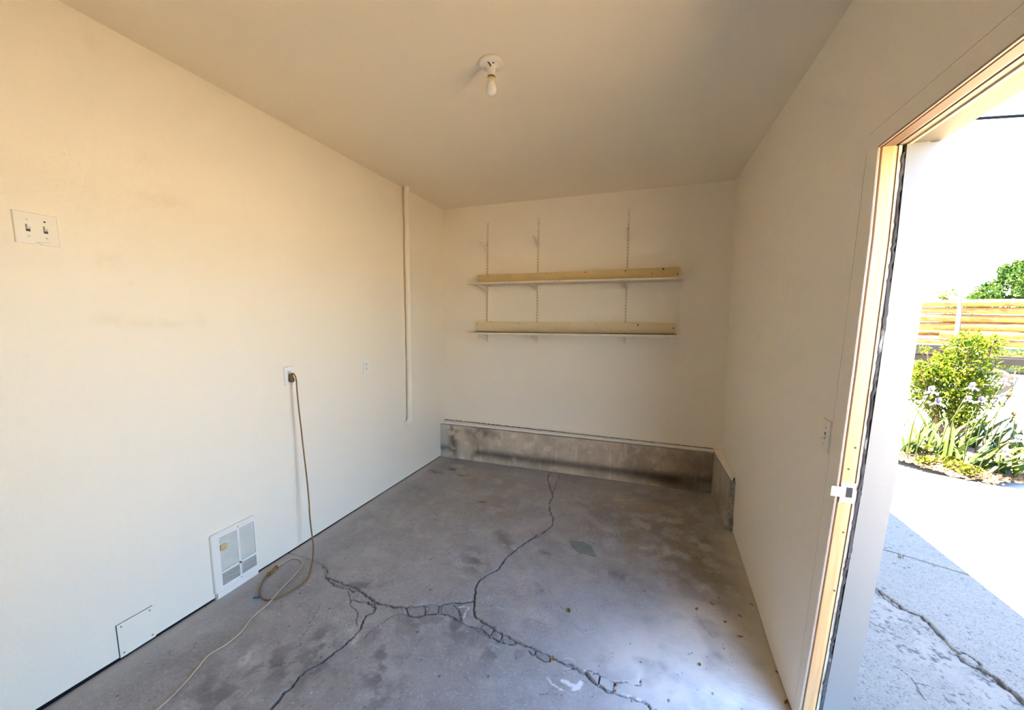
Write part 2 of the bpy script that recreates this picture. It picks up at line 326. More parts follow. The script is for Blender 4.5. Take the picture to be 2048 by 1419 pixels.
# ---- ceiling and roof
tag(MB().box((XL-WT, YF-WT, ZC), (.80, YB+WT, ZC+.1)).build('ceiling', M_['ceiling']), kind='structure')
rf = tag(thing('roof', loc=(-1, 1, 2.86)), kind='structure')
MB().box((-3.2, -1.35, 2.86), (.925, 6.0, 3.0)).build('roof_slab', M_['roof'], rf)

# ---- garage floor: a fine grid carrying cracks, chips and stains
def zpt(px, z=0.0): return [onz(x, y, z)[:2] for x, y in px]
def z6(l): return [(360+u/3.092, 960+v/3.092) for u, v in l]
def z5(l): return [(840+u/3.0118, 800+v/3.0118) for u, v in l]
def z9(l): return [(900+u/2.844, 1050+v/2.844) for u, v in l]
CR = [
 (z6([(655, 448), (670, 450), (720, 462), (770, 475), (830, 500), (880, 520), (905, 545), (915, 575), (895, 600), (925, 620)]), .005, .010),
 (z6([(880, 530), (893, 565), (905, 605)]), .003, .006),
 (z6([(905, 598), (1000, 630), (1060, 655), (1105, 675), (1150, 710), (1205, 745), (1250, 765), (1320, 780), (1390, 780), (1460, 778), (1530, 772), (1600, 768), (1680, 760), (1760, 752), (1820, 745)]), .010, .014),
 (z6([(915, 612), (950, 650), (1000, 665), (1030, 665), (1075, 690), (1105, 680)]), .005, .008),
 (z6([(1030, 665), (1045, 700), (1055, 740), (1050, 770), (1085, 795), (1100, 820), (1090, 860), (1095, 900), (1105, 920)]), .0035, .006),
 (z6([(1060, 740), (1110, 745), (1160, 755), (1215, 785), (1190, 820), (1150, 835), (1130, 870), (1110, 920), (1050, 985), (1000, 1025), (920, 1090), (850, 1140), (790, 1165), (740, 1210), (700, 1275), (640, 1310), (600, 1370), (560, 1415), (520, 1460)]), .008, .013),
 (z6([(1370, 790), (1375, 820), (1310, 840), (1270, 865), (1240, 890), (1180, 930), (1120, 990), (1080, 1010)]), .003, .005),
 (z6([(1375, 820), (1410, 840), (1470, 850), (1530, 830), (1600, 825), (1650, 835), (1700, 860), (1750, 880), (1810, 910), (1860, 940), (1900, 965), (1960, 990)]), .0035, .006),
 (z6([(1610, 775), (1603, 822)]), .003, .005), (z6([(1530, 780), (1523, 830)]), .003, .005), (z6([(1395, 788), (1410, 838)]), .003, .005),
 (z6([(1690, 765), (1730, 800), (1745, 875)]), .003, .005), (z6([(1160, 755), (1190, 735), (1205, 750)]), .003, .005),
 (z6([(870, 760), (840, 830), (800, 880), (790, 920), (740, 980), (750, 1060)]), .002, .003),
 (z6([(330, 1220), (480, 1180), (600, 1140), (720, 1120), (760, 1080)]), .002, .003),
 (z5([(800, 425), (775, 445), (770, 480), (780, 510), (795, 555), (800, 580), (780, 610), (780, 660), (800, 710), (800, 745), (770, 775), (720, 800), (660, 840)]), .006, .010),
 (z5([(845, 430), (838, 465), (825, 490), (810, 530), (800, 560)]), .004, .008), (z5([(790, 440), (815, 432), (820, 445)]), .003, .006),
 (z9([(580, 0), (520, 50), (440, 90), (380, 130), (330, 170), (300, 210), (270, 250), (220, 275), (170, 305), (145, 345), (140, 400), (138, 440)]), .008, .012),
 (z9([(138, 435), (135, 480), (150, 520), (190, 550), (250, 585), (300, 620), (370, 650), (400, 670), (460, 690), (520, 720), (590, 750), (650, 780), (700, 800), (770, 835), (800, 870), (840, 905), (890, 940), (950, 955), (1010, 970), (1060, 985), (1110, 1010), (1150, 1045), (1200, 1090), (1260, 1140)]), .009, .014),
 (z9([(0, 510), (60, 550), (110, 570), (165, 585), (230, 635), (290, 665), (330, 680), (380, 672)]), .004, .008),
 (z9([(780, 820), (850, 850), (900, 880), (945, 892), (1000, 890), (1050, 905), (1085, 910), (1080, 870)]), .0035, .006), (z9([(942, 892), (932, 950)]), .003, .006),
 (z9([(1020, 975), (1040, 1010)]), .003, .005), (z9([(640, 830), (700, 815), (720, 805)]), .003, .005),
 (z9([(830, 830), (850, 850), (845, 900)]), .003, .005), (z9([(1235, 960), (1245, 1030)]), .002, .003),
 (z9([(500, 960), (560, 955), (640, 962)]), .0025, .003), (z9([(30, 440), (60, 465)]), .002, .003),
]
CHIP = [z9(c) for c in (
 [(172, 580), (192, 557), (250, 590), (232, 630)], [(258, 598), (298, 626), (287, 660), (240, 636)], [(305, 634), (364, 654), (376, 672), (338, 677), (297, 664)],
 [(445, 705), (486, 716), (484, 742), (462, 735)], [(494, 728), (545, 730), (574, 754), (566, 776), (530, 772), (492, 745)], [(655, 782), (696, 800), (712, 816), (690, 808), (652, 795)],
 [(722, 815), (766, 836), (775, 852), (735, 835)], [(856, 856), (936, 894), (928, 946), (890, 935), (845, 900)])] + [z6(c) for c in (
 [(935, 628), (1000, 640), (1020, 660), (990, 658)], [(1040, 662), (1090, 680), (1060, 684)], [(1175, 755), (1200, 745), (1212, 770)], [(1400, 790), (1520, 783), (1515, 828), (1470, 843), (1415, 835)], [(1540, 780), (1603, 776), (1596, 820), (1532, 826)],
 [(1618, 774), (1685, 768), (1722, 800), (1738, 868), (1655, 830), (1612, 822)])]
def jitter(P, step, amp):
    out = []
    for a, b in zip(P[:-1], P[1:]):
        a = np.array(a); b = np.array(b); n = max(1, int(np.linalg.norm(b-a)/step))
        for k in range(n):
            q = a+(b-a)*k/n
            out.append(q+(rng.normal(0, amp, 2) if k or out else 0))
    out.append(np.array(P[-1])); return out
def carve(X, Y, H, A, P, wd, dp, xs, ys, seed):
    wd = wd*.78; P = jitter(P, .012, wd*.45)
    for a, b in zip(P[:-1], P[1:]):
        r = wd*2.2+.006
        i0, i1 = np.searchsorted(xs, [min(a[0], b[0])-r, max(a[0], b[0])+r]); j0, j1 = np.searchsorted(ys, [min(a[1], b[1])-r, max(a[1], b[1])+r])
        if i1 <= i0 or j1 <= j0: continue
        x = X[i0:i1, j0:j1]; y = Y[i0:i1, j0:j1]; ab = b-a; L2 = ab@ab+1e-12
        t = np.clip(((x-a[0])*ab[0]+(y-a[1])*ab[1])/L2, 0, 1)
        dd = np.hypot(x-a[0]-t*ab[0], y-a[1]-t*ab[1]); ww = wd*(.55+.9*vnoise(x, y, .03, seed))
        h = -dp*(1-sstep(.25, 1.0, dd/ww)); H[i0:i1, j0:j1] = np.minimum(H[i0:i1, j0:j1], h)
        S = A[i0:i1, j0:j1]; al = .85*(1-sstep(.35, 1.0, dd/ww)); k = al > S[..., 3]
        S[k] = np.concatenate([np.tile([.035, .03, .026], (k.sum(), 1)), al[k][:, None]], 1)
def inpoly(X, Y, poly):
    c = np.zeros(X.shape, bool); n = len(poly)
    for i in range(n):
        x0, y0 = poly[i]; x1, y1 = poly[(i+1) % n]
        c ^= ((y0 > Y) != (y1 > Y)) & (X < (x1-x0)*(Y-y0)/(y1-y0+1e-12)+x0)
    return c
def shrink(poly, d):
    c = np.mean(poly, 0); return [tuple(np.array(p)+(c-np.array(p))/(np.linalg.norm(c-np.array(p))+1e-9)*d) for p in poly]
def floor():
    xs = np.concatenate([[XL-WT, XL-.05], np.arange(XL-.02, .72, .005), [.735, .76, .80]])
    ys = np.concatenate([np.arange(YF, .55, .12), np.arange(.55, YB+.01, .005), [YB+.05]])
    X, Y = np.meshgrid(xs, ys, indexing='ij'); H = (fbm(X, Y, .6, 3)-.5)*.006+(fbm(X, Y, .05, 4)-.5)*.002
    A = np.zeros(X.shape+(4,)); A[..., :3] = .2
    nz = lambda s, k: fbm(X, Y, s, k)
    # broad tints: brown toward the back right, rusty patches at the back left
    def blob(px, py, rx, ry, rgb, al, rot=0.0, lo=.35, hi=.62, s=.08, seed=0):
        p = onz(px, py, 0); c, sn = math.cos(rot), math.sin(rot); dx, dy = X-p[0], Y-p[1]
        u = (dx*c+dy*sn)/rx; v = (-dx*sn+dy*c)/ry
        over(A, rgb, al*np.exp(-(u*u+v*v)*1.1)*sstep(lo, hi, nz(s, seed or int(px*7+py) % 991)))
    blob(1330, 1060, .55, .75, (.17, .125, .075), .6, .2); blob(1250, 1000, .28, .10, (.42, .34, .24), .7, -.2); blob(1310, 1020, .25, .12, (.34, .26, .17), .6)
    blob(1410, 1120, .25, .6, (.15, .115, .07), .55); blob(1180, 1010, .2, .1, (.24, .17, .11), .5); blob(1230, 1045, .12, .06, (.22, .12, .07), .6)
    blob(980, 960, .35, .2, (.27, .22, .16), .55); blob(1000, 1010, .3, .25, (.23, .19, .15), .5); blob(860, 1010, .3, .2, (.24, .20, .16), .4)
    for q in [(868, 942, .09, .05), (905, 938, .06, .04), (925, 950, .05, .03), (840, 975, .05, .03)]: blob(*q, (.07, .065, .06), .9, s=.03)
    blob(965, 1003, .05, .015, (.16, .065, .03), 1, .7, .2, .5, .02); blob(995, 1012, .06, .01, (.25, .12, .07), .7, .3, .3, .5, .02)
    for q in [(830, 1240, .12, .10), (905, 1250, .15, .10), (720, 1170, .12, .05), (640, 1290, .2, .08), (1000, 1300, .15, .1), (1090, 1105, .06, .035), (760, 1340, .3, .1), (560, 1330, .3, .12), (1060, 1180, .12, .08), (430, 1390, .2, .1), (950, 1120, .15, .1), (1010, 1080, .2, .06), (1240, 1150, .1, .06)]:
        blob(*q, (.095, .092, .095), .62, random.uniform(-1, 1), .38, .6, .06)
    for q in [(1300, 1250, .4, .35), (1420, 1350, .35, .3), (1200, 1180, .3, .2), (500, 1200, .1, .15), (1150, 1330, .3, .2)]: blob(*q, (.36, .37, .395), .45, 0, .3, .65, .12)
    for q in [(1440, 1335, .26, .34), (1500, 1395, .2, .2), (1390, 1390, .3, .2), (1300, 1330, .3, .25), (1410, 1270, .22, .25)]: blob(*q, (.80, .76, .69), .54, 0, .22, .55, .10)  # light from the door painted into the floor as pale patches, with overspray
    # green paint patch, white drips
    g = zpt([(1139, 1079), (1152, 1081), (1168, 1084), (1184, 1092), (1188, 1104), (1196, 1112), (1186, 1114), (1172, 1108), (1158, 1107), (1150, 1100), (1141, 1090)])
    over(A, (.105, .165, .15), .92*inpoly(X+.012*(nz(.03, 61)-.5), Y+.012*(nz(.03, 62)-.5), g)*(.7+.5*(nz(.02, 5)-.5)))
    def drip(px, wd, rgb, al):
        P = jitter(zpt(px), .01, wd*.2)
        for a, b in zip(P[:-1], P[1:]):
            ab = b-a; t = np.clip(((X-a[0])*ab[0]+(Y-a[1])*ab[1])/(ab@ab+1e-12), 0, 1); dd = np.hypot(X-a[0]-t*ab[0], Y-a[1]-t*ab[1]); over(A, rgb, al*(1-sstep(.6, 1, dd/wd)))
    Wt = (.70, .70, .70)
    drip(z9([(640, 885), (665, 893), (690, 908), (715, 922), (745, 900)]), .012, Wt, .9); drip(z9([(700, 935), (735, 925), (745, 890)]), .010, Wt, .9); drip(z9([(555, 865), (580, 900), (640, 938)]), .005, Wt, .7)
    drip(z6([(1725, 785), (1760, 778), (1787, 785), (1765, 815), (1755, 850)]), .005, Wt, .85); drip(z9([(650, 755), (690, 755), (715, 780)]), .005, (.5, .5, .5), .7); drip(z9([(645, 832), (690, 822)]), .004, Wt, .6)
    for q in [(880, 1102, .02, .012), (490, 1320, .04, .03), (497, 1308, .02, .04), (1268, 1315, .02, .012), (710, 1275, .02, .04), (700, 1260, .02, .03), (1340, 1380, .03, .015), (193, 1372, .02, .01)]: blob(*q, (.52, .51, .48), .8, .5, .3, .55, .02)
    # paint overspray along the two long walls
    dl = X-XL; wv = .055+.05*nz(.25, 81); over(A, (.03, .03, .03), np.where(X < XL-.004, .97, 0)); over(A, (.50, .485, .45), np.where(dl < -.004, 0, .85)*np.exp(-(np.maximum(dl, 0)/wv)**1.3)*sstep(.12, .5, nz(.02, 82)+.25))  # floor under the left wall painted near black for the gap's shade
    XRg = .620+.0313*(Y-1.73); dr = XRg-X; wv = .06+.06*nz(.2, 83); over(A, (.52, .47, .37), .75*np.exp(-(np.maximum(dr, 0)/wv)**1.4)*sstep(.2, .55, nz(.02, 84)+.2))
    # small specks of grit, paint and leaf
    ds = rng.random((900, 5))
    for r in ds:
        x0, y0 = XL+r[0]*2.85, .7+r[1]*3.1; rr = .003+.006*r[2]**3
        if r[3] < .2: c, al = (.55, .54, .52), .8
        elif r[3] < .4: c, al = (.30, .17, .08), .75
        else: c, al = (.06, .055, .05), .8
        i0, i1 = np.searchsorted(xs, [x0-rr*2, x0+rr*2]); j0, j1 = np.searchsorted(ys, [y0-rr*2, y0+rr*2])
        if i1 > i0 and j1 > j0:
            S = A[i0:i1, j0:j1]; over(S, c, al*(1-sstep(.5, 1.2, np.hypot((X[i0:i1, j0:j1]-x0)*(1+r[4]), Y[i0:i1, j0:j1]-y0)/rr)))
    # long curved scuffs
    for k in range(40):
        x0, y0, a0, ln = XL+.2+rng.random()*2.4, .9+rng.random()*2.8, rng.random()*6.28, .1+.3*rng.random(); pts = []; 
        for q in range(7): pts.append(np.array([x0, y0])); x0 += math.cos(a0)*ln/6; y0 += math.sin(a0)*ln/6; a0 += rng.normal(0, .25)
        c = [(.11, .11, .11), (.42, .42, .43), (.15, .11, .09)][k % 3]
        for a, b in zip(pts[:-1], pts[1:]):
            i0, i1 = np.searchsorted(xs, [min(a[0], b[0])-.02, max(a[0], b[0])+.02]); j0, j1 = np.searchsorted(ys, [min(a[1], b[1])-.02, max(a[1], b[1])+.02])
            if i1 <= i0 or j1 <= j0: continue
            x = X[i0:i1, j0:j1]; y = Y[i0:i1, j0:j1]; ab = b-a; t = np.clip(((x-a[0])*ab[0]+(y-a[1])*ab[1])/(ab@ab+1e-12), 0, 1)
            over(A[i0:i1, j0:j1], c, .4*(1-sstep(.3, 1, np.hypot(x-a[0]-t*ab[0], y-a[1]-t*ab[1])/.007))*vnoise(x, y, .03, 5))
    for c in CHIP:
        pl = zpt(c); k = inpoly(X, Y, pl); H[k] = np.minimum(H[k], -.016); A[k] = (.04, .035, .03, .9)
    for i, (p, wd, dp) in enumerate(CR): carve(X, Y, H, A, zpt(p), wd, dp, xs, ys, 200+i)
    V = np.stack([X, Y, H], -1).reshape(-1, 3); n, mm = X.shape; I = np.arange(n*mm).reshape(n, mm)
    Q = np.stack([I[:-1, :-1], I[1:, :-1], I[1:, 1:], I[:-1, 1:]], -1).reshape(-1, 4)
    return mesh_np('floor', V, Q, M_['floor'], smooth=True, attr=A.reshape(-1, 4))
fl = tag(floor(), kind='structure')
for c in CHIP:
    pl = shrink(zpt(c), .004); cx, cy = np.mean(pl, 0); tx, ty, h0 = random.uniform(-.03, .03), random.uniform(-.03, .03), random.uniform(-.002, .002)
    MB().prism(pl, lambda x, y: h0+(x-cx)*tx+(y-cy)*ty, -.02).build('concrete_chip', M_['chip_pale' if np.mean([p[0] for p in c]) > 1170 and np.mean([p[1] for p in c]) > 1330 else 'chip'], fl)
MB().box((XL-WT, YF-WT, -.35), (.78, YB+.06, -.06)).build('slab_edge', M_['floor'], fl)

# ---- foundation curb along the back wall and part of the right wall
CBY0, CBY1 = 3.852, 3.898                      # front face at the left and right end
zl, zr = ony(881, 847, CBY0)[2], ony(1428, 906, CBY1)[2]
CX1 = .607
def curb_back():
    xs = np.linspace(XL, CX1, 190); zs = np.linspace(-.03, 1, 30); X, U = np.meshgrid(xs, zs, indexing='ij')
    t = (X-XL)/(CX1-XL); Z = np.where(U < 0, U, U*(zl+(zr-zl)*t)); Y = CBY0+(CBY1-CBY0)*t+(fbm(X, Z, .1, 9)-.5)*.006
    A = np.zeros(X.shape+(4,)); n1 = fbm(X, Z, .07, 21); n2 = fbm(X, Z, .3, 22)
    over(A, (.46, .46, .44), .85*np.exp(-((X-XL)/(.07+.05*n1))**2)); over(A, (.05, .045, .04), .8*np.exp(-((X-XL-.16)/.06)**2)*sstep(.35, .6, n1))
    over(A, (.42, .42, .41), .5*sstep(.10, .02, Z)*sstep(.4, .55, n1)*sstep(-.9, -2.0, X)); over(A, (.05, .043, .036), .75*np.exp(-((Z-.10)/.045)**2)*sstep(.42, .6, n2)); over(A, (.04, .034, .028), .8*np.exp(-((Z-.07)/.06)**2-((X-.22)/.28)**2)); over(A, (.045, .038, .03), .55*sstep(0, .5, X)); over(A, (.05, .043, .036), .6*np.exp(-((Z-.33)/.05)**2-((X+1.7)/.25)**2)*sstep(.3, .6, n1))
    V = np.stack([X, Y, Z], -1).reshape(-1, 3); n, m2 = X.shape; I = np.arange(n*m2).reshape(n, m2); Q = np.stack([I[:-1, :-1], I[1:, :-1], I[1:, 1:], I[:-1, 1:]], -1).reshape(-1, 4)
    o = len(V); C = np.array([[XL, CBY0, -.03], [CX1, CBY1, -.03], [CX1, CBY1, zr], [XL, CBY0, zl], [XL, YB, -.03], [CX1, YB, -.03], [CX1, YB, zr], [XL, YB, zl]])
    Q2 = np.array([[3, 2, 6, 7], [0, 3, 7, 4], [1, 5, 6, 2]])+o
    return mesh_np('baseboard_back', np.vstack([V, C]), np.vstack([Q, Q2]), M_['curb'], smooth=False, attr=np.vstack([A.reshape(-1, 4), np.zeros((8, 4))]))
cb = tag(curb_back(), kind='structure')
def cap(x0, x1, nm):
    f = lambda x: (CBY0+(CBY1-CBY0)*(x-XL)/(CX1-XL)+.004, zl+(zr-zl)*(x-XL)/(CX1-XL)+.007)
    (ya, za), (yb, zb) = f(x0), f(x1)
    MB().hexa([(x0, ya, za), (x1, yb, zb), (x1, YB-.003, zb), (x0, YB-.003, za), (x0, ya, za+.021), (x1, yb, zb+.021), (x1, YB-.003, zb+.021), (x0, YB-.003, za+.021)]).build('cap_board', M_['white'], cb)
    q = MB(); xs_ = np.arange(x0, x1, .02); rr = np.random.default_rng(int(1000*(x0+5)))
    for u in xs_:
        h = rr.uniform(.002, .007)*(1.0 if u < -.9 else .6); zz_ = za+.021+(zb-za)*(u-x0)/(x1-x0)
        q.box((u, YB-.012, zz_-.001), (min(u+.02, x1), YB-.0005, zz_+h))
    q.build('dark_gap', M_['twig'], cb)
xj = ony(1332, 890, 3.89)[0]; xk = ony(1097, 868, 3.87)[0]
cap(XL+.008, xk-.001, 'a'); cap(xk+.001, xj-.001, 'b'); cap(xj+.002, CX1-.004, 'c')
pt0 = onz(1460.6, 959.5, zr); pb0 = onz(1452, 1059, 0); RY = .5*(pt0[1]+pb0[1])
mcr = MB()
ysr = np.linspace(YB, RY, 9)
for a, b in zip(ysr[:-1], ysr[1:]):
    f = lambda y, z: CX1+((pb0[0] if z == 0 else pt0[0])-CX1)*(YB-y)/(YB-RY)
    mcr.hexa([(f(b, 0), b, -.03), (xr(b, 0)+.02, b, -.03), (xr(a, 0)+.02, a, -.03), (f(a, 0), a, -.03), (f(b, 1), b, zr), (xr(b, zr)+.02, b, zr), (xr(a, zr)+.02, a, zr), (f(a, 1), a, zr)])
cr = tag(mcr.build('baseboard_right', M_['curb_plain']), kind='structure')
x0 = pt0[0]+.004
MB().hexa([(x0, RY, zr+.004), (xr(RY, zr)-.002, RY, zr+.004), (xr(CBY1, zr)-.002, YB-.003, zr+.004), (CX1+.004, YB-.003, zr+.004), (x0, RY, zr+.025), (xr(RY, zr)-.002, RY, zr+.025), (xr(CBY1, zr)-.002, YB-.003, zr+.025), (CX1+.004, YB-.003, zr+.025)]).build('cap_board', M_['white'], cr)
MB().box((x0+.012, RY-.004, zr+.004), (xr(RY, zr)-.006, RY+.004, zr+.026)).build('dark_end', M_['black'], cr)
def lump(name, c, r, matl, parent, seed, sub=2):
    bm = bmesh.new(); bmesh.ops.create_icosphere(bm, subdivisions=sub, radius=1); rr = np.random.default_rng(seed)
    for v in bm.verts: v.co = Vector([c[i]+v.co[i]*r[i]*(1+rr.normal(0, .16)) for i in range(3)])
    q = MB(); q.add([v.co for v in bm.verts], [[v.index for v in f.verts] for f in bm.faces]); bm.free(); return q.build(name, matl, parent)
xm = (pb0[0]+xr(RY, .1))/2
q = MB(); rr = np.random.default_rng(5); zz = np.linspace(0, zr, 15)
pa = [[(x, RY-.012-.008*rr.random(), z) for x in np.linspace(pb0[0]+(pt0[0]-pb0[0])*z/zr+.004, xr(RY, z)-.001, 5)] for z in zz]
q.add([p for row in pa for p in row]+[(p[0], RY+.002, p[2]) for row in pa for p in row], [(i*5+k, i*5+k+1, (i+1)*5+k+1, (i+1)*5+k) for i in range(14) for k in range(4)]+[(75+i*5, i*5, (i+1)*5, 75+(i+1)*5) for i in range(14)])
q.build('broken_end', M_['curb_end'], cr, fix=False)
lump('rubble', (xm-.003, RY-.014, .055), (.036, .020, .055), M_['curb_end'], cr, 11, 3); lump('rubble', (xm-.012, RY-.012, .135), (.022, .014, .035), M_['curb_end'], cr, 12)

# ---- door frame: casing, bare jamb, torn weather strip, white outer stop
dr = tag(thing('door_1', loc=(.70, 1.63, 0)), kind='structure')
JZ = [0, .08, .35, .7, 1.02, 1.4, 1.82, 2.10]; JY = [1.663, 1.658, 1.643, 1.628, 1.618, 1.612, 1.613, 1.630]
jy = lambda z: float(np.interp(z, JZ, JY))

def vstrip(x0, x1, d, back, zt=2.10, near=False, z0=0.0, dz=None):
    q = MB(); zs = sorted(set([z0]+[z for z in JZ if z0 < z < zt]+[zt]))
    for a, b in zip(zs[:-1], zs[1:]):
        P = []
        for z in (a, b):
            y = (DY0+.0 - d) if near else jy(z)+d
            yb = (DY0-.07) if near else back
            dd = dz(z) if dz else 0
            P += [(jx(z)+x0, y, z), (jx(z)+x1+dd, y, z), (jx(z)+x1+dd, yb, z), (jx(z)+x0, yb, z)]
        q.hexa(P)
    return q
def rail(x0, x1, z, top): return MB().box((jx(2)+x0, DY0-.07, z), (jx(2)+x1, jy(2.1)+.07, top))
vstrip(-.0012, .004, .000, 1.7005, 2.104).build('casing', M_['wall_plain'], dr)
MB().box((jx(2)-.0012, .675, 2.104), (jx(2)+.004, 1.7035, 2.1635)).build('head_casing', M_['wall_plain'], dr)
vstrip(.0, .0045, -.0012, 1.69, 2.1).build('jamb_edge', M_['pine_edge'], dr)
rail(-.001, .0045, 2.0988, 2.11).build('head_edge', M_['pine_edge'], dr)
vstrip(.0045, .0086, .0035, 1.69, 2.1).build('jamb_groove_shade', M_['twig'], dr)  # dark filler painted in as the shade of the groove
# the jamb board has a rounded far edge
def jamb(near=False):
    q = MB(); prof = [(.0085, .003), (.011, .0), (.038, .0), (.045, .0025), (.050, .007), (.0525, .016), (.0525, .07), (.0085, .07)]
    rows = []
    for z in JZ: rows += [(jx(z)+a, (DY0-b) if near else jy(z)+b, z) for a, b in prof]
    n = len(prof)
    return q.add(rows, [(i*n+k, i*n+(k+1) % n, (i+1)*n+(k+1) % n, (i+1)*n+k) for i in range(len(JZ)-1) for k in range(n)]+[tuple(range(n)), tuple(range((len(JZ)-1)*n, len(JZ)*n))])
jb = jamb().build('jamb', M_['pine'], dr); jamb(True).build('jamb', M_['pine'], dr)
q = MB(); prof = [(.0085, .003), (.011, .0), (.038, .0), (.045, .0025), (.050, .007), (.0525, .016), (.0525, .06), (.0085, .06)]
q.add([(jx(2)+a, y, 2.10+b) for y in (DY0-.03, jy(2.1)+.05) for a, b in prof], [(k, (k+1) % 8, 8+(k+1) % 8, 8+k) for k in range(8)]+[tuple(range(8)), tuple(range(8, 16))]).build('head_jamb', mat('dimmed_pinkish_pine', (0.21, 0.14, 0.10), .6, noise=[(8, (0.15, 0.095, 0.062), .45, .7, .6, (3, .3, 3))]), dr)  # head painted darker to hold down the ground bounce; also pinker wood
vstrip(.0525, .0605, .0045, 1.70).build('rabbet', M_['taupe'], dr)
rail(.0525, .072, 2.103, 2.15).build('head_rabbet', M_['taupe'], dr)
rs = np.random.default_rng(3)
# torn strip: jagged ribbon of felt left along the stop
q = MB(); zs = np.arange(.0, 2.085, .012); V = []
for z in zs:
    e = rs.normal(0, .0012); wv = .0045+.002*math.sin(z*9)+abs(rs.normal(0, .0016)); y = jy(z)+.0005+.002*math.sin(z*23)
    V += [(jx(z)+.0605+e, y, z), (jx(z)+.0605+e+wv, y-.003, z), (jx(z)+.0605+e+wv, y+.02, z), (jx(z)+.0605+e, y+.02, z)]
q.add(V, [(i*4+k, i*4+(k+1) % 4, (i+1)*4+(k+1) % 4, (i+1)*4+k) for i in range(len(zs)-1) for k in range(4)]+[(0, 1, 2, 3)])
q.build('weather_strip', M_['strip'], dr)
vstrip(.0600, .068, .012, 1.70).build('dark_gap', M_['black'], dr)
vstrip(.068, .122, -.003, 1.70, dz=lambda z: 0).build('door_stop', M_['white_out'], dr); vstrip(.068, .122, -.003, 1.70, near=True).build('door_stop', M_['white_out'], dr)
vstrip(.1235, .155, .006, 1.72).build('outer_frame', M_['white_out'], dr); vstrip(.122, .155, .001, 1.72, near=True).build('outer_frame', M_['white_out'], dr)
M_['cream_out'] = mat('cream_head_paint', (0.155, 0.145, 0.118), .6, noise=[(6, (0.13, 0.12, 0.09), .5, .75, .5, (3, .4, 3))])
rail(.078, .126, 2.100, 2.16).build('head_stop', M_['cream_out'], dr); rail(.126, .155, 2.103, 2.16).build('outer_head', M_['cream_out'], dr)
rail(.072, .0795, 2.0985, 2.11).build('head_bead', M_['collar'], dr)
MB().box((.641, .60, 2.165), (.785, 1.71, 2.18)).build('lintel', M_['siding'], dr)
MB().box((.642, 1.7025, 0), (.775, 1.7235, 2.17)).build('stud', M_['twig'], dr); MB().box((.642, .65, 0), (.775, .68, 2.17)).build('stud', M_['pine'], dr)  # far stud painted dark as the shade inside the casing seam
q = MB()                                        # strike plate
yz = jy(.98)
sp = MB().bbox((jx(1)+.010, yz-.0022, .944), (jx(1)+.0505, yz+.001, 1.016), .0008)
sp.box((jx(1)-.016, yz-.0042, .964), (jx(1)+.024, yz-.0018, .999))
sp = sp.build('strike_plate', M_['steel'], dr)
MB().box((jx(1)+.0255, yz-.0026, .964), (jx(1)+.044, yz-.0020, 1.000)).build('latch_hole', M_['black'], sp)
for z in (.954, 1.006): MB().cyl((jx(1)+.040, yz-.004, z), (jx(1)+.040, yz-.001, z), .0042, 12).build('screw', M_['screw'], sp)
for px, py in [(1710.7, 895), (1697, 937.5), (1686.7, 1064), (1668.8, 1180.5)]:
    p = ony(px, py, 1.62); z = p[2]; y = jy(z); p = ony(px, py, y)
    MB().cyl((p[0], y-.0006, p[2]), (p[0], y+.004, p[2]), .0036, 10).build('screw_hole', M_['twig'], jb)

# ================================================================== THINGS IN THE GARAGE
# ---- ceiling lamp holder with its bulb
p = onz(983, 131, ZC-.015); lc = (p[0], p[1], ZC)
t = thing('ceiling_lamp', 'white porcelain lamp holder with one bare frosted bulb on the ceiling', 'light fixture', lc)
D = (0, 0, -1)
MB().lathe(lc, [(0, 0), (.056, 0), (.058, .004), (.058, .011), (.054, .015), (.045, .016), (.030, .020), (.0225, .030), (.0195, .045), (.0195, .060), (.0175, .063), (0, .063)], 40, D).build('base', M_['porcelain'], t)
MB().lathe(lc, [(0, .0625), (.0185, .063), (.0185, .066), (0, .066)], 28, D).build('socket_ring', M_['grey'], t)
MB().lathe(lc, [(0, .066), (.0172, .066), (.0172, .082), (.0165, .086), (0, .086)], 28, D).build('bulb_collar', M_['collar'], t)
MB().lathe(lc, [(.0160, .085), (.0175, .092), (.0225, .104), (.0245, .114), (.0240, .124), (.0205, .133), (.0140, .1395), (.006, .1425), (.0, .143)], 32, D).build('bulb', M_['bulb'], t)
for a in (2.2, -.9): MB().cyl((lc[0]+.030*math.cos(a), lc[1]+.030*math.sin(a), ZC-.022), (lc[0]+.030*math.cos(a), lc[1]+.030*math.sin(a), ZC-.015), .0042, 10).build('screw', M_['grey'], t)
MB().tube([(lc[0]-.004, lc[1]-.036, ZC-.0175), (lc[0]+.002, lc[1]-.028, ZC-.024), (lc[0]+.006, lc[1]-.022, ZC-.031)], .0028, 8).build('pull_slot', M_['black'], t)

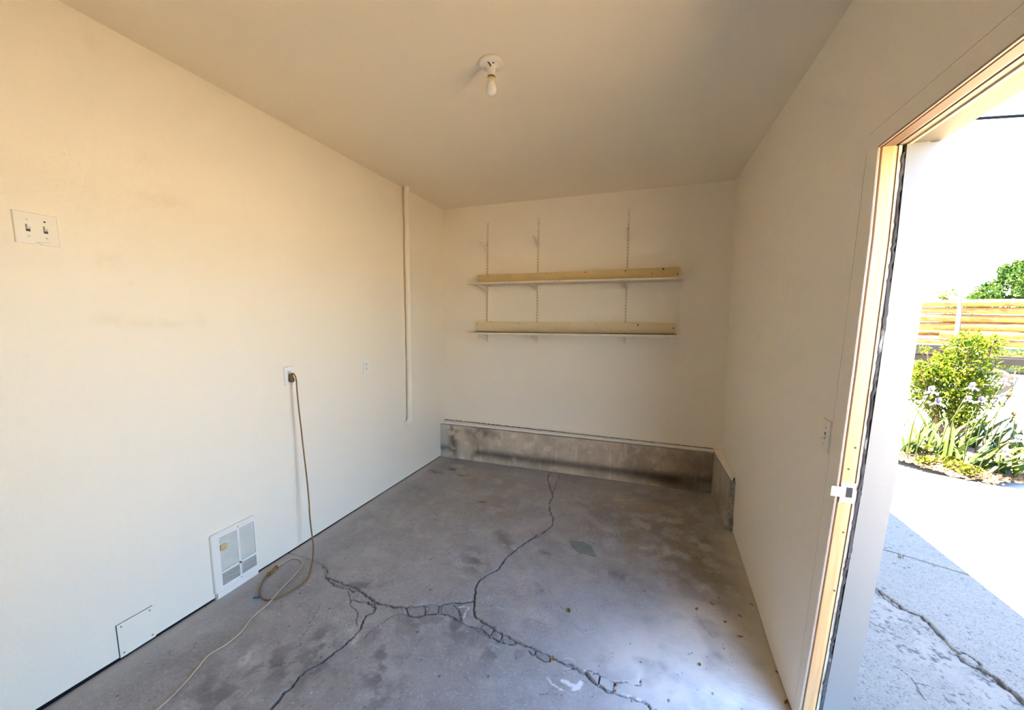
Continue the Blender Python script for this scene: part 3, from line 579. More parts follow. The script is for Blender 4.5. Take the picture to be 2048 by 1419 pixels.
# ---- shelf standards, brackets, shelves, boards
ORD = ['leftmost', 'middle', 'right-hand']
SX = []
for i, (a, b) in enumerate([((975, 445), (973, 684)), ((1077, 435), (1073, 686)), ((1258.5, 416.5), (1249, 688))]):
    A, B = ony(*a, YB-.010), ony(*b, YB-.010); SX.append((A, B))
    t = thing('shelf_standard', ['leftmost slotted shelf standard on the back wall, nearest the pipe', 'middle slotted shelf standard on the back wall, tall painted metal strip', 'right-hand slotted shelf standard on the back wall, reaching highest'][i], 'shelf rail', (B[0], YB, B[2]), 'slotted standards carrying the shelves')
    X = lambda z: B[0]+(A[0]-B[0])*(z-B[2])/(A[2]-B[2])
    q = MB(); h = .0105
    for u0, u1, d0, d1 in ((-h, -h+.0025, 0, .012), (h-.0025, h, 0, .012), (-h, h, .0085, .0105)):
        q.hexa([(X(B[2])+u0, YB-d1, B[2]), (X(B[2])+u1, YB-d1, B[2]), (X(B[2])+u1, YB-d0, B[2]), (X(B[2])+u0, YB-d0, B[2]), (A[0]+u0, YB-d1, A[2]), (A[0]+u1, YB-d1, A[2]), (A[0]+u1, YB-d0, A[2]), (A[0]+u0, YB-d0, A[2])])
    q.build('channel', M_['rail'], t)
    q = MB(); z = A[2]-(.20, .135, .14)[i]
    while z > B[2]+.02:
        q.box((X(z)-.0021, YB-.0109, z-.0070), (X(z)+.0021, YB-.009, z+.0070)); z -= .0295
    q.build('slots', M_['black'], t)
    for z in (A[2]-.06, B[2]+.25): MB().cyl((X(z), YB-.0125, z), (X(z), YB-.010, z), .0045, 10).build('screw', M_['screw'], t)
def sxz(i, z): A, B = SX[i]; return B[0]+(A[0]-B[0])*(z-B[2])/(A[2]-B[2])
def bracket(i, ztop, L, label, tilt=0.0):
    x = sxz(i, ztop); y0 = YB-.013
    t = thing('shelf_bracket', label, 'bracket', (x, y0, ztop), 'steel brackets hooked into the standards')
    def P(l, h): return (y0-l*math.cos(tilt)-h*0, ztop+h+l*math.sin(tilt))
    pr = [P(0, 0), P(L, 0), P(L, -.012), P(L*.72, -.022), P(.03, -.058), P(0, -.066)]
    q = MB(); q.add([(x-.0018, y, z) for y, z in pr]+[(x+.0018, y, z) for y, z in pr], [tuple(range(6)), tuple(range(6, 12))]+[(k, (k+1) % 6, 6+(k+1) % 6, 6+k) for k in range(6)]); q.build('web', M_['rail'], t)
    a, b = P(.01, -.0005), P(L, -.0005)
    q = MB(); q.hexa([(x-.0065, b[0], b[1]-.0016), (x+.0065, b[0], b[1]-.0016), (x+.0065, a[0], a[1]-.0016), (x-.0065, a[0], a[1]-.0016), (x-.0065, b[0], b[1]), (x+.0065, b[0], b[1]), (x+.0065, a[0], a[1]), (x-.0065, a[0], a[1])]); q.build('flange', M_['rail'], t)
ZU0, ZU1 = 1.916, 1.934
lowz = lambda x: 1.4130+(x+1.785)*.00747
bracket(0, 2.325, .19, 'empty bracket high on the leftmost standard above both shelves', .10); bracket(1, 2.345, .19, 'empty bracket high on the middle standard above both shelves', .12); bracket(2, 2.37, .17, 'empty bracket high on the right-hand standard above both shelves', .06)
for i in range(3): bracket(i, ZU0-.001, .245, 'bracket under the upper shelf on the %s standard' % ORD[i])
for i in range(3): bracket(i, lowz(sxz(i, 1.42))-.001, .225, 'bracket under the lower shelf on the %s standard' % ORD[i])
MB().bbox((-1.762, 3.683, ZU0), (.236, 3.934, ZU1), .0015).build('wall_shelf', M_['shelf']); us = bpy.data.objects['wall_shelf']
tag(us, 'upper long painted shelf board with a pale front edge on the back wall', 'shelf', 'two long shelves on the back wall')
nx = -.243
fe = [(-1.785, 3.697), (-1.77, 3.695), (-1.10, 3.697), (-.60, 3.695), (nx-.035, 3.695), (nx-.026, 3.704), (nx-.014, 3.711), (nx+.004, 3.711), (nx+.016, 3.703), (nx+.03, 3.699), (nx+.05, 3.695), (.222, 3.694)]
ls = tag(MB().prism(fe+[(.222, 3.934), (-1.785, 3.934)], lambda x, y: lowz(x)+.020, lambda x, y: lowz(x)).build('wall_shelf', M_['shelf']), 'lower long shelf board with a chipped notch in its front edge', 'shelf', 'two long shelves on the back wall')
MB().prism([(x, y+.004) for x, y in fe]+[(.222, 3.934), (-1.785, 3.934)], lambda x, y: lowz(x)+.0208, lambda x, y: lowz(x)+.0195).build('dusty_top', M_['dust'], ls)
YBB = 3.914
def backboard(tl, tr, zb, label, marks, bm_='board'):
    a, b = ony(*tl, YBB), ony(*tr, YBB); x0, x1 = a[0], b[0]
    t = MB().hexa([(x0, YBB, zb(x0)), (x1, YBB, zb(x1)), (x1, 3.9345, zb(x1)), (x0, 3.9345, zb(x0)), (x0, YBB, a[2]), (x1, YBB, b[2]), (x1, 3.9345, b[2]), (x0, 3.9345, a[2])]).build('backboard', M_[bm_])
    tag(t, label, 'board', 'boards standing along the rear of the shelves')
    for k, (px, py, r) in enumerate(marks):
        q = ony(px, py, YBB); MB().cyl((q[0], YBB-.0012, q[2]), (q[0], YBB+.001, q[2]), r, 8).build('nail_head', M_['twig'], t)
backboard((954.7, 549.8), (1359.7, 533.7), lambda x: ZU1+.0004, 'yellowed board standing along the rear of the upper shelf', [(976.5, 552.8, .005), (957.5, 560.5, .004), (1094, 546.7, .004), (1171, 544.2, .006), (1250.7, 541.2, .006), (1327, 537.8, .008), (1304.6, 546.5, .004), (1355.4, 547.8, .006)])
backboard((951, 643.2), (1350.8, 645.6), lambda x: lowz(x)+.0275, 'yellowed board standing along the rear of the lower shelf', [(981, 645, .005), (954.5, 647.3, .004), (1039, 646.2, .004), (1192.6, 648.2, .004), (1276, 649.5, .008), (1347, 656, .006)], 'board_pale')

# ---- pipe on the left wall
A, B = onx(813.0, 374, XL+.044), onx(821, 836, XL+.044); pr = .0285
ax = XL+.044; yz_ = lambda z: B[1]+(A[1]-B[1])*(z-B[2])/(A[2]-B[2])
t = thing('wall_pipe', 'white painted vertical pipe on the left wall turning into it near the corner', 'pipe', (XL, B[1], B[2]))
MB().tube([(ax, yz_(ZC), ZC), (ax, yz_(1.6)+.003, 1.6), (ax, B[1], B[2])], pr, 20).build('pipe', M_['pvc'], t)
el = [(ax, B[1], B[2]+.02), (ax, B[1], B[2]-.004)]+[(ax-.05+.05*math.cos(th), B[1], B[2]-.004-.045*math.sin(th)) for th in np.linspace(.3, PI/2, 6)]+[(XL-.01, B[1], B[2]-.049)]
MB().tube(el, pr+.003, 20).build('elbow', M_['pvc'], t)
MB().lathe((XL+.02, yz_(ZC)+.048, ZC), [(0, 0), (.014, 0), (.012, .016), (.006, .032), (0, .036)], 12, D).build('caulk_blob', M_['pvc'], t)

# ---- wall plates (left wall: out = +x; right wall: out = -x)
def plate_frame(side, y, z):
    if side == 'L': return np.array([XL, y, z]), np.array([1., 0, 0]), np.array([0, 1., 0])
    return np.array([xr(y, z), y, z]), np.array([-1., 0, 0]), np.array([0, -1., 0])
def wbox(fr, u0, u1, z0, z1, d0, d1, r=0):
    c, n, u = fr; a = c+u*u0+n*d0+np.array([0, 0, z0]); b = c+u*u1+n*d1+np.array([0, 0, z1]); lo, hi = np.minimum(a, b), np.maximum(a, b)
    return MB().bbox(lo, hi, r) if r else MB().box(lo, hi)
def wcyl(fr, u, z, r, d0, d1, n=12):
    c, nn, uu = fr; b = c+uu*u+np.array([0, 0, z]); return MB().cyl(b+nn*d0, b+nn*d1, r, n)
def outlet(y, z, label):
    fr = plate_frame('L', y, z); t = thing('wall_outlet', label, 'outlet', fr[0], 'outlets on the left wall')
    wbox(fr, -.035, .035, -.0585, .0585, 0, .0055, .002).build('cover_plate', M_['plastic_w'], t)
    for s in (-1, 1):
        f = wbox(fr, -.0165, .0165, s*.0195-.0135, s*.0195+.0135, .004, .0075, .0012).build('receptacle', M_['plastic'], t)
        for u, hh in ((-.0063, .0045), (.0063, .0036)): wbox(fr, u-.0011, u+.0011, s*.0195+.003-hh, s*.0195+.003+hh, .0070, .0079).build('slot', M_['black'], f)
        wcyl(fr, 0, s*.0195-.0075, .0024, .0070, .0079, 8).build('ground_hole', M_['black'], f)
    wcyl(fr, 0, 0, .0032, .005, .0066, 10).build('screw', M_['screw'], t); return fr, t
fr1, o1 = outlet(1.887, 1.187, 'duplex outlet with the brown cord plugged into it on the left wall')
wbox(fr1, -.0365, .036, -.0600, .0600, 0, .0008).build('wall_gap', M_['taupe'], o1); wbox(fr1, -.020, -.010, .058, .0606, .0005, .0032).build('chipped_gap', M_['black'], o1)
outlet(2.630, 1.168, 'empty duplex outlet on the left wall between the brown cord and the pipe')
# double switch with a broken lower edge
fr = plate_frame('L', .8265, 1.876); t = thing('switch_plate', 'ivory two-toggle switch plate with a broken lower edge on the left wall', 'light switch', fr[0])
out = [(-.058, -.057), (-.014, -.057), (-.011, -.053), (-.009, -.049), (-.005, -.050), (.004, -.0525), (.010, -.057), (.058, -.057), (.058, .057), (-.058, .057)]
q = MB(); n = len(out)
for d, s in ((0, 1.0), (.0045, 1.0), (.006, .965)): q.v += [(XL+d, .8265+u*s, 1.876+z*s) for u, z in out]
q.f += [tuple(range(2*n, 3*n)), tuple(range(n))]+[(i*n+k, i*n+(k+1) % n, (i+1)*n+(k+1) % n, (i+1)*n+k) for i in range(2) for k in range(n)]; q.sm = [False]*len(q.f)
q.build('cover_plate', M_['plastic'], t)
MB().tube([(XL+.0062, .8265+u, 1.876+z) for u, z in [(-.006, -.049), (.006, -.0475), (.018, -.046), (.032, -.0455)]], .0005, 5).build('crack', M_['taupe'], t)
for u in (-.023, .023):
    wbox(fr, u-.0058, u+.0058, -.0125, .0125, .005, .0064).build('toggle_slot', M_['grey'], t)
    MB().hexa([(XL+.006, .8265+u-.0046, 1.876-.004), (XL+.006, .8265+u+.0046, 1.876-.004), (XL+.006, .8265+u+.0046, 1.876+.010), (XL+.006, .8265+u-.0046, 1.876+.010), (XL+.016, .8265+u-.004, 1.876+.004), (XL+.016, .8265+u+.004, 1.876+.004), (XL+.016, .8265+u+.004, 1.876+.0115), (XL+.016, .8265+u-.004, 1.876+.0115)]).build('toggle', M_['plastic'], t)
    for s in (-1, 1):
        hole = (u > 0 and s > 0)
        wcyl(fr, u, s*.030, .0032, .005, .0064 if hole else .0071, 10).build('screw_hole' if hole else 'screw', M_['black'] if hole else M_['screw'], t)
fr = plate_frame('R', 1.746, 1.1435); t = thing('switch_plate', 'single cream toggle switch plate on the right wall beside the door casing', 'light switch', fr[0])
wbox(fr, -.035, .035, -.0585, .0585, -.004, .0055, .002).build('cover_plate', M_['plastic'], t)
wbox(fr, -.0375, .0345, -.0600, .0592, -.004, .0012).build('wall_gap', M_['taupe'], t)
wbox(fr, -.0055, .0055, -.0125, .0125, .004, .0061).build('toggle_slot', M_['grey'], t)
c = fr[0]; MB().hexa([(c[0]-.006, c[1]-.0045, c[2]-.009), (c[0]-.006, c[1]+.0045, c[2]-.009), (c[0]-.006, c[1]+.0045, c[2]+.004), (c[0]-.006, c[1]-.0045, c[2]+.004), (c[0]-.017, c[1]-.004, c[2]-.0115), (c[0]-.017, c[1]+.004, c[2]-.0115), (c[0]-.017, c[1]+.004, c[2]-.004), (c[0]-.017, c[1]-.004, c[2]-.004)]).build('toggle', M_['plastic'], t)
for s in (-1, 1): wcyl(fr, 0, s*.030, .0032, .005, .0066, 10).build('screw', M_['screw'], t)

# ---- wall heater
hy0, hy1, hz0, hz1 = 1.318, 1.580, .036, .382
t = thing('wall_heater', 'white louvred wall heater with a missing knob low on the left wall', 'heater', (XL, (hy0+hy1)/2, 0))
W, H = hy1-hy0, hz1-hz0; U = lambda f: hy0+f*W; Zf = lambda f: hz1-f*H
def fbox(f0, f1, g0, g1, d0, d1, r=0): q = MB(); a = (XL+d0, U(f0), Zf(g1)); b = (XL+d1, U(f1), Zf(g0)); return q.bbox(a, b, r) if r else q.box(a, b)
fo = MB()
def rrect(y0, y1, z0, z1, r, n=5):
    P = []
    for cy, cz, a0 in ((y1-r, z1-r, 0), (y0+r, z1-r, PI/2), (y0+r, z0+r, PI), (y1-r, z0+r, 1.5*PI)):
        P += [(cy+r*math.cos(a0+k*PI/2/n), cz+r*math.sin(a0+k*PI/2/n)) for k in range(n+1)]
    return P
o1_, o2_, i1_ = rrect(hy0, hy1, hz0, hz1, .014), rrect(hy0+.004, hy1-.004, hz0+.004, hz1-.004, .011), rrect(U(.16), U(.94), Zf(.905), Zf(.095), .001)
n = len(o1_)
fo.v = [(XL, y, z) for y, z in o1_]+[(XL+.014, y, z) for y, z in o1_]+[(XL+.018, y, z) for y, z in o2_]+[(XL+.018, y, z) for y, z in i1_]+[(XL+.006, y, z) for y, z in i1_]
fo.f = [(i*n+k, i*n+(k+1) % n, (i+1)*n+(k+1) % n, (i+1)*n+k) for i in range(4) for k in range(n)]+[tuple(range(4*n, 5*n))]; fo.sm = [False]*len(fo.f)
fo.build('frame', M_['enamel'], t)
fbox(.545, .59, .095, .905, .006, .018).build('mullion', M_['enamel'], t); fbox(.16, .94, .665, .705, .006, .018).build('cross_bar', M_['enamel'], t)
fbox(.165, .935, .71, .90, .0062, .0075).build('dark_back', M_['grey'], t)
fbox(.165, .935, .10, .66, .0062, .0075).build('grey_back', mat('heater_inside', (.20, .20, .205), .6), t)
def slat(f0, f1, g, hh, dd, m_):
    z = Zf(g); q = MB(); y0, y1 = U(f0), U(f1)
    q.hexa([(XL+.0085, y0, z+hh*.2), (XL+.0165, y0, z-hh), (XL+.0165, y1, z-hh), (XL+.0085, y1, z+hh*.2), (XL+.0085, y0, z+hh*.2+dd), (XL+.0165, y0, z-hh+dd), (XL+.0165, y1, z-hh+dd), (XL+.0085, y1, z+hh*.2+dd)]); q.build('slat', M_['enamel'], t)
for g in np.linspace(.115, .65, 27):
    for f0, f1 in ((.165, .545), (.59, .935)):
        if f0 < .3 and .235 < g < .31: f0 = .31
        slat(f0, f1, g, .0018, .0034, 0)
for g in np.linspace(.725, .885, 7):
    for f0, f1 in ((.165, .545), (.59, .935)): slat(f0, f1, g, .0006, .0022, 0)
kc = (XL+.009, U(.245), Zf(.272)); MB().lathe(kc, [(0, .0), (.019, .0), (.0205, .006), (.019, .0105), (.012, .0085), (0, .008)], 20, (1, 0, 0)).build('knob_hole', M_['tan'], t)
fbox(.31-.06, .31-.05, .235, .31, .006, .017).build('knob_rim', M_['enamel'], t)
for f, g in ((.567, .05), (.567, .95)): MB().cyl((XL+.017, U(f), Zf(g)), (XL+.0195, U(f), Zf(g)), .0035, 10).build('screw', M_['screw'], t)
MB().box((XL-.01, hy0+.006, -.003), (XL+.010, hy1-.004, hz0+.006)).build('bottom_box', M_['enamel'], t)
MB().box((XL+.0095, hy0+.004, .004), (XL+.0105, hy0+.016, hz0+.002)).build('dark_notch', M_['taupe'], t)

# ---- screwed access panel
t = thing('access_panel', 'small white screwed-on cover panel low on the left wall by the floor', 'panel', (XL, .97, .01))
MB().box((XL, .9005, .0125), (XL+.0008, 1.0415, .1765)).build('dark_joint', M_['grey'], t)
MB().bbox((XL, .9035, .013), (XL+.004, 1.0415, .1745), .0008).build('cover', M_['wall_plain'], t)
for y, z in ((.918, .160), (1.028, .160), (.918, .030), (1.028, .030)): MB().cyl((XL+.003, y, z), (XL+.0052, y, z), .0042, 10).build('screw', M_['screw'], t)

# ---- cords
def spline(P, k=6):
    P = [np.array(p, float) for p in P]; Q = [P[0]]+P+[P[-1]]; out = []
    for i in range(1, len(Q)-2):
        a, b, c, d = Q[i-1:i+3]
        for j in range(k):
            s = j/k; out.append(.5*(2*b+(c-a)*s+(2*a-5*b+4*c-d)*s*s+(3*b-a-3*c+d)*s**3))
    return out+[P[-1]]
r1, r2 = .0046, .0036
fx = onz(622.5, 1132, r1)[0]
hang = [(583, 747.5, .042), (586.5, 746.5, .052), (590.5, 752, .060), (592.8, 762, .064), (594, 780, .068), (597.5, 815, .074), (601.5, 850, .082), (607, 900, .095), (613, 950, .11), (617.8, 1000, .125), (619.4, 1031, .135), (623, 1062, .145), (626.5, 1087, .155)]
P = [onx(x, y, XL+d) for x, y, d in hang]
flo = [(622.5, 1132), (615.5, 1155), (600, 1169), (578.3, 1183), (555, 1194.6), (536.4, 1199), (524, 1195.3), (518.6, 1183), (521.7, 1170.5), (528.7, 1156.6), (535.5, 1149)]
mid = onz(626, 1110, .02); P += [mid]+[onz(x, y, r1+.002) for x, y in flo]
t = thing('extension_cord', 'brown extension cord hanging from the outlet and looped on the floor', 'cord', onz(590, 1170, 0))
MB().tube(spline(P, 6), r1, 8).build('cable', M_['cord'], t)
pc = onx(582, 755, XL+.018)
MB().lathe((pc[0], pc[1], pc[2]+.024), [(0, 0), (.010, .001), (.0125, .008), (.013, .018), (.0165, .030), (.0180, .040), (.0160, .049), (.009, .054), (0, .055)], 18, (.12, 0, -1)).build('plug', M_['cord_dk'], t)
MB().box((XL+.007, pc[1]-.010, pc[2]-.022), (XL+.016, pc[1]+.010, pc[2]+.020)).build('plug_face', M_['cord_dk'], t)
MB().tube(spline([(pc[0]+.004, pc[1]+.001, pc[2]+.020), P[0]+np.array([0, 0, -.002]), P[1]], 4), .0056, 8).build('strain_relief', M_['cord_dk'], t)
a, b = onz(535.5, 1149.5, .011), onz(552.7, 1133.5, .011); u = (b-a)/np.linalg.norm(b-a)
MB().tube([a-u*.002, a+u*.006, a+u*.010, a+u*.014, a+u*.05, b-u*.010, b-u*.006, b], [.0075, .0085, .0085, .0105, .0112, .0112, .0122, .0122], 12).build('connector', M_['cord_tan'], t)
for s in (.011, ): MB().tube([a+u*.008, a+u*.013], .0116, 12).build('connector_ring', M_['cord_dk'], t)
MB().tube([b-u*.008, b+u*.001], .0127, 12).build('connector_lip', M_['cord_dk'], t)
lt = [(557, 1130.5), (562.8, 1127), (575.2, 1119.4), (586, 1116), (598.4, 1118.6), (604.6, 1125.6), (603, 1133), (593.8, 1144), (578.3, 1161), (562.8, 1176.7)]
lt2 = [(539.5, 1203), (530.5, 1211.5), (502.3, 1236.5), (482.9, 1262.4), (453.8, 1286.6), (417.2, 1309.5), (398, 1331.8), (372, 1362.5), (341.7, 1394), (314.7, 1418.4), (296, 1437), (270, 1470)]
P2 = [b+u*.004]+[onz(x, y, r2+.002) for x, y in lt]+[onz(548.8, 1192, .0155), onz(546, 1195.5, .015)]+[onz(x, y, r2+.002) for x, y in lt2]
t2 = thing('extension_cord', 'thin beige cord joined to the brown one and trailing to the lower left', 'cord', onz(450, 1288, 0))
MB().tube(spline(P2, 6), r2, 8).build('cable', M_['cord_lt'], t2)
MB().tube([b+u*.001, b+u*.010, b+u*.022], [.0062, .0055, .0040], 10).build('plug', M_['cord_lt'], t2)
p = onz(513, 1193.5, .004); tag(MB().obox(p, (.9, .4, 0), (-.4, .9, 0), (0, 0, 1), .016, .007, .0035).build('plastic_scrap', M_['blue']), 'small blue plastic scrap beside the loop of brown cord', 'scrap')

# ---- leaves and twigs on the floor
def leaf_mb(L, Wd, curl, seed):
    rr = np.random.default_rng(seed); q = MB(); V = []; n = 7
    for i in range(n):
        s = i/(n-1); wd = Wd*math.sin(PI*min(1, s*.93+.05))**.7*(1+rr.normal(0, .06)); z = .002+curl*(s-.5)**2*4+rr.normal(0, .0004)
        V += [(L*(s-.5), -wd/2, z+.25*wd), (L*(s-.5), 0, z), (L*(s-.5), wd/2, z+.25*wd*rr.uniform(.4, 1.2))]
    q.add(V, [(i*3+k, i*3+k+1, (i+1)*3+k+1, (i+1)*3+k) for i in range(n-1) for k in range(2)]); return q
def put_leaf(px, py, L, Wd, rot, m_, label, seed, name='dry_leaf'):
    o = leaf_mb(L, Wd, .004, seed).build(name, m_, fix=False); p = onz(px, py, 0); o.location = (p[0], p[1], .001); o.rotation_euler = (0, 0, rot)
    return tag(o, label, 'leaf', 'dry leaves on the garage floor')
put_leaf(1137, 1222, .036, .022, 1.9, M_['leaf_olive'], 'olive green leaf alone in the middle of the concrete floor', 1)
for i, (px, py, lb) in enumerate([
    (1288.5, 1183, 'small brown leaf between the green floor patch and the right wall'), (1393, 1219, 'curled brown leaf near the right wall, about level with the olive leaf'),
    (1424, 1208.5, 'dark small leaf just behind the curled brown leaf by the right wall'), (1450, 1245, 'brown leaf a little nearer the camera than the pair beside the right wall'),
    (1480, 1233, 'small brown leaf lying on the pale strip along the right wall, the farther of two'), (1480, 1274, 'small brown leaf lying on the pale strip along the right wall, the nearer of two'),
    (1399, 1330, 'orange brown leaf on the bright floor in front of the door'), (1556, 1346, 'dark leaf tucked against the foot of the right wall near the door'),
    (1572, 1405, 'dark leaf at the foot of the right wall, nearest the camera'), (1504, 1210, 'leaf against the right wall just past the end of the curb'),
    (1049.5, 1293, 'orange leaf caught in the wide floor crack'), (1105, 1317.5, 'orange leaf caught in the crack farther right along it')]):
    put_leaf(px, py, .020+.006*(i % 3), .012+.003*(i % 2), i*1.3, M_['leaf_dry'], lb, 20+i)
for i, (px, py, L, a, lb) in enumerate([(408, 1209, .05, -.2, 'dark twig on the floor before the white wall heater'), (416, 1205, .035, .9, 'short twig beside the longer one before the wall heater')]):
    p = onz(px, py, .003); dv = np.array([math.cos(a), math.sin(a), 0])*L/2
    tag(MB().tube([p-dv, p+np.array([0, 0, .002]), p+dv], .0018, 6).build('twig', M_['twig']), lb, 'twig', 'twigs before the heater')

# ================================================================== OUTSIDE THE DOOR
ZD = -.02
def z7(l): return [(1740+u/4.185, 1080+v/4.185) for u, v in l]
YJ = lambda x: 3.338+(x-1.709)*(-.466)
dw = tag(thing('driveway', loc=(1.5, 3.3, ZD)), kind='structure')
DCR = [(z7([(20, 385), (75, 420), (130, 460), (200, 510), (270, 565), (340, 600), (420, 635), (490, 680), (540, 730), (580, 790), (640, 855), (700, 910), (740, 940)]), .009, .02),
       (z7([(740, 940), (780, 935), (850, 975), (910, 1020), (925, 1050)]), .005, .012), (z7([(735, 955), (790, 1010), (860, 1040), (925, 1075)]), .008, .016),
       (z7([(920, 1065), (960, 1090), (1040, 1150), (1110, 1210), (1180, 1260), (1240, 1310), (1289, 1350), (1350, 1400)]), .013, .025),
       (z7([(930, 1080), (990, 1140), (1060, 1190), (1130, 1235)]), .005, .01), (z7([(75, 425), (150, 500), (220, 550), (262, 572)]), .005, .01),
       (z7([(215, 1045), (310, 1110), (350, 1150), (375, 1185), (420, 1260), (460, 1320)]), .0035, .006), (z7([(375, 1185), (440, 1195), (490, 1205)]), .003, .005), (z7([(750, 1270), (790, 1330), (830, 1370)]), .004, .006)]
def slab(name, s_sign):
    xs = np.concatenate([[.60, .70], np.arange(.76, 2.25, .008), np.arange(2.3, 4.0, .1), [4.5, 6, 9]])
    fine, far = (2.1, 6.5) if s_sign < 0 else (1.4, 2.6)
    ss = np.concatenate([[0, .003], np.arange(.008, fine, .008), np.arange(fine, far, .1)])
    X, Sg = np.meshgrid(xs, ss, indexing='ij'); Y = YJ(np.minimum(X, 6))+s_sign*(.009+Sg)+s_sign*.004*(fbm(X, Sg*0, .03, 8)-.5)
    H = ZD+(fbm(X, Y, .05, 31)-.5)*.004-np.where(Sg < .002, .012, 0); A = np.zeros(X.shape+(4,)); n1 = fbm(X, Y, .05, 33)
    if s_sign < 0:
        # worn pinkish strip on the house side of the crack, with pits
        ck = np.array([onz(x, y, ZD)[:2] for x, y in DCR[0][0]+DCR[3][0]]); o = np.argsort(ck[:, 1])
        xc = np.interp(Y, ck[o, 1], ck[o, 0]); dd = xc-X
        over(A, (.122, .105, .088), .6*sstep(0, .03, dd)*sstep(.55, .1, dd)*sstep(.35, .6, n1)); over(A, (.018, .016, .013), .8*sstep(0, .03, dd)*sstep(.5, .2, dd)*sstep(.60, .70, fbm(X, Y, .02, 35)))
        H = H-np.where(dd > 0, .006*sstep(0, .03, dd), 0)
    for r in rng.random((160, 4)):
        x0, y0, rr = .8+r[0]*1.5, 1.8+r[1]*2.4, .003+.008*r[2]**2
        over(A, (.010, .010, .010), .85*(1-sstep(.5, 1.2, np.hypot(X-x0, Y-y0)/rr))) if s_sign < 0 or y0 > 3.0 else None
    sc = xs
    if s_sign < 0:
        for i, (p, wd, dp) in enumerate(DCR):
            P = jitter([onz(x, y, ZD)[:2] for x, y in p], .015, wd*.3)
            for a, b in zip(P[:-1], P[1:]):
                i0, i1 = np.searchsorted(xs, [min(a[0], b[0])-.05, max(a[0], b[0])+.05])
                x = X[i0:i1]; y = Y[i0:i1]; ab = b-a; t = np.clip(((x-a[0])*ab[0]+(y-a[1])*ab[1])/(ab@ab+1e-12), 0, 1); d2 = np.hypot(x-a[0]-t*ab[0], y-a[1]-t*ab[1])
                ww = wd*(.6+.8*vnoise(x, y, .04, 90+i)); H[i0:i1] = np.minimum(H[i0:i1], np.where(d2 < ww, ZD-dp*(1-sstep(.3, 1, d2/ww)), 9)); S = A[i0:i1]; al = .96*(1-sstep(.7, 1.08, d2/ww)); k = al > S[..., 3]*(S[..., 0] < .06)
                S[k & (al > .02)] = np.concatenate([np.tile([.010, .008, .006], ((k & (al > .02)).sum(), 1)), al[k & (al > .02)][:, None]], 1)
    V = np.stack([X, Y, H], -1).reshape(-1, 3); n, m2 = X.shape; I = np.arange(n*m2).reshape(n, m2)
    Q = np.stack([I[:-1, :-1], I[1:, :-1], I[1:, 1:], I[:-1, 1:]], -1).reshape(-1, 4)
    if s_sign < 0: Q = Q[:, ::-1]
    o = mesh_np('concrete_slab', V, Q, M_['drive'], smooth=True, attr=A.reshape(-1, 4)); o.parent = dw; o.matrix_parent_inverse = Matrix.Translation((-1.5, -3.3, -ZD)); return o
slab('concrete_slab', -1); slab('concrete_slab', 1)
q = MB(); q.add([(.6, YJ(.6)-.03, ZD-.014), (6, YJ(6)-.03, ZD-.014), (6, YJ(6)+.03, ZD-.014), (.6, YJ(.6)+.03, ZD-.014)], [(0, 1, 2, 3)]); q.build('joint_dirt', M_['dirt'], dw)
for i, (px, py, n, h, lb) in enumerate([(1801, 1118, 9, .055, 'grass tuft sprouting from the driveway joint beside the white door frame'), (1834, 1131, 6, .018, 'low grass sprig in the driveway joint right of the taller tuft'), (1872, 1141, 7, .014, 'tiny grass sprig in the driveway joint nearest the shadow edge')]):
    p = onz(px, py, ZD-.01); q = MB()
    for k in range(n):
        a = random.uniform(0, 6.28); l = h*random.uniform(.5, 1.2); o = p+np.array([random.gauss(0, .006), random.gauss(0, .003), 0]); dv = np.array([math.cos(a), math.sin(a), 0])*l*.35
        sd = np.array([-math.sin(a), math.cos(a), 0])*.0018
        q.add([o-sd, o+sd, o+dv*.4+sd*.8+(0, 0, l*.6), o+dv*.4-sd*.8+(0, 0, l*.6), o+dv+(0, 0, l)], [(0, 1, 2, 3), (3, 2, 4)])
    tag(q.build('grass_tuft', M_['weed'], fix=False), lb, 'grass', 'grass in the driveway joint')

# ---- land beyond: gravel slope, road, verge (measured along N, away from the garage, and U, along the road)
Nn = np.array([.41, .912, 0]); Nn /= np.linalg.norm(Nn); Uu = np.array([Nn[1], -Nn[0], 0]); ZR = -.85
def nu(n, u, z): return Nn*n+Uu*u+np.array([0, 0, z])
def onn(px, py, n): d = ray(px, py); return CAM+d*(n/(d@Nn))
def strip(name, m_, rows, u0=-60, u1=70):
    q = MB(); q.add([nu(n, u, z) for n, z in rows for u in (u0, u1)], [(2*i, 2*i+1, 2*i+3, 2*i+2) for i in range(len(rows)-1)])
    return tag(q.build(name, m_), kind='structure')
strip('ground', M_['ground'], [(-25, -.09), (7.5, -.09), (19.6, ZR-.01)])
strip('road', M_['road'], [(19.6, ZR), (26.5, ZR)]); strip('verge', M_['ground'], [(26.5, ZR+.03), (34, ZR+.1), (40, ZR+.1)]); strip('field', M_['verge'], [(40, ZR+.1), (180, .2)])

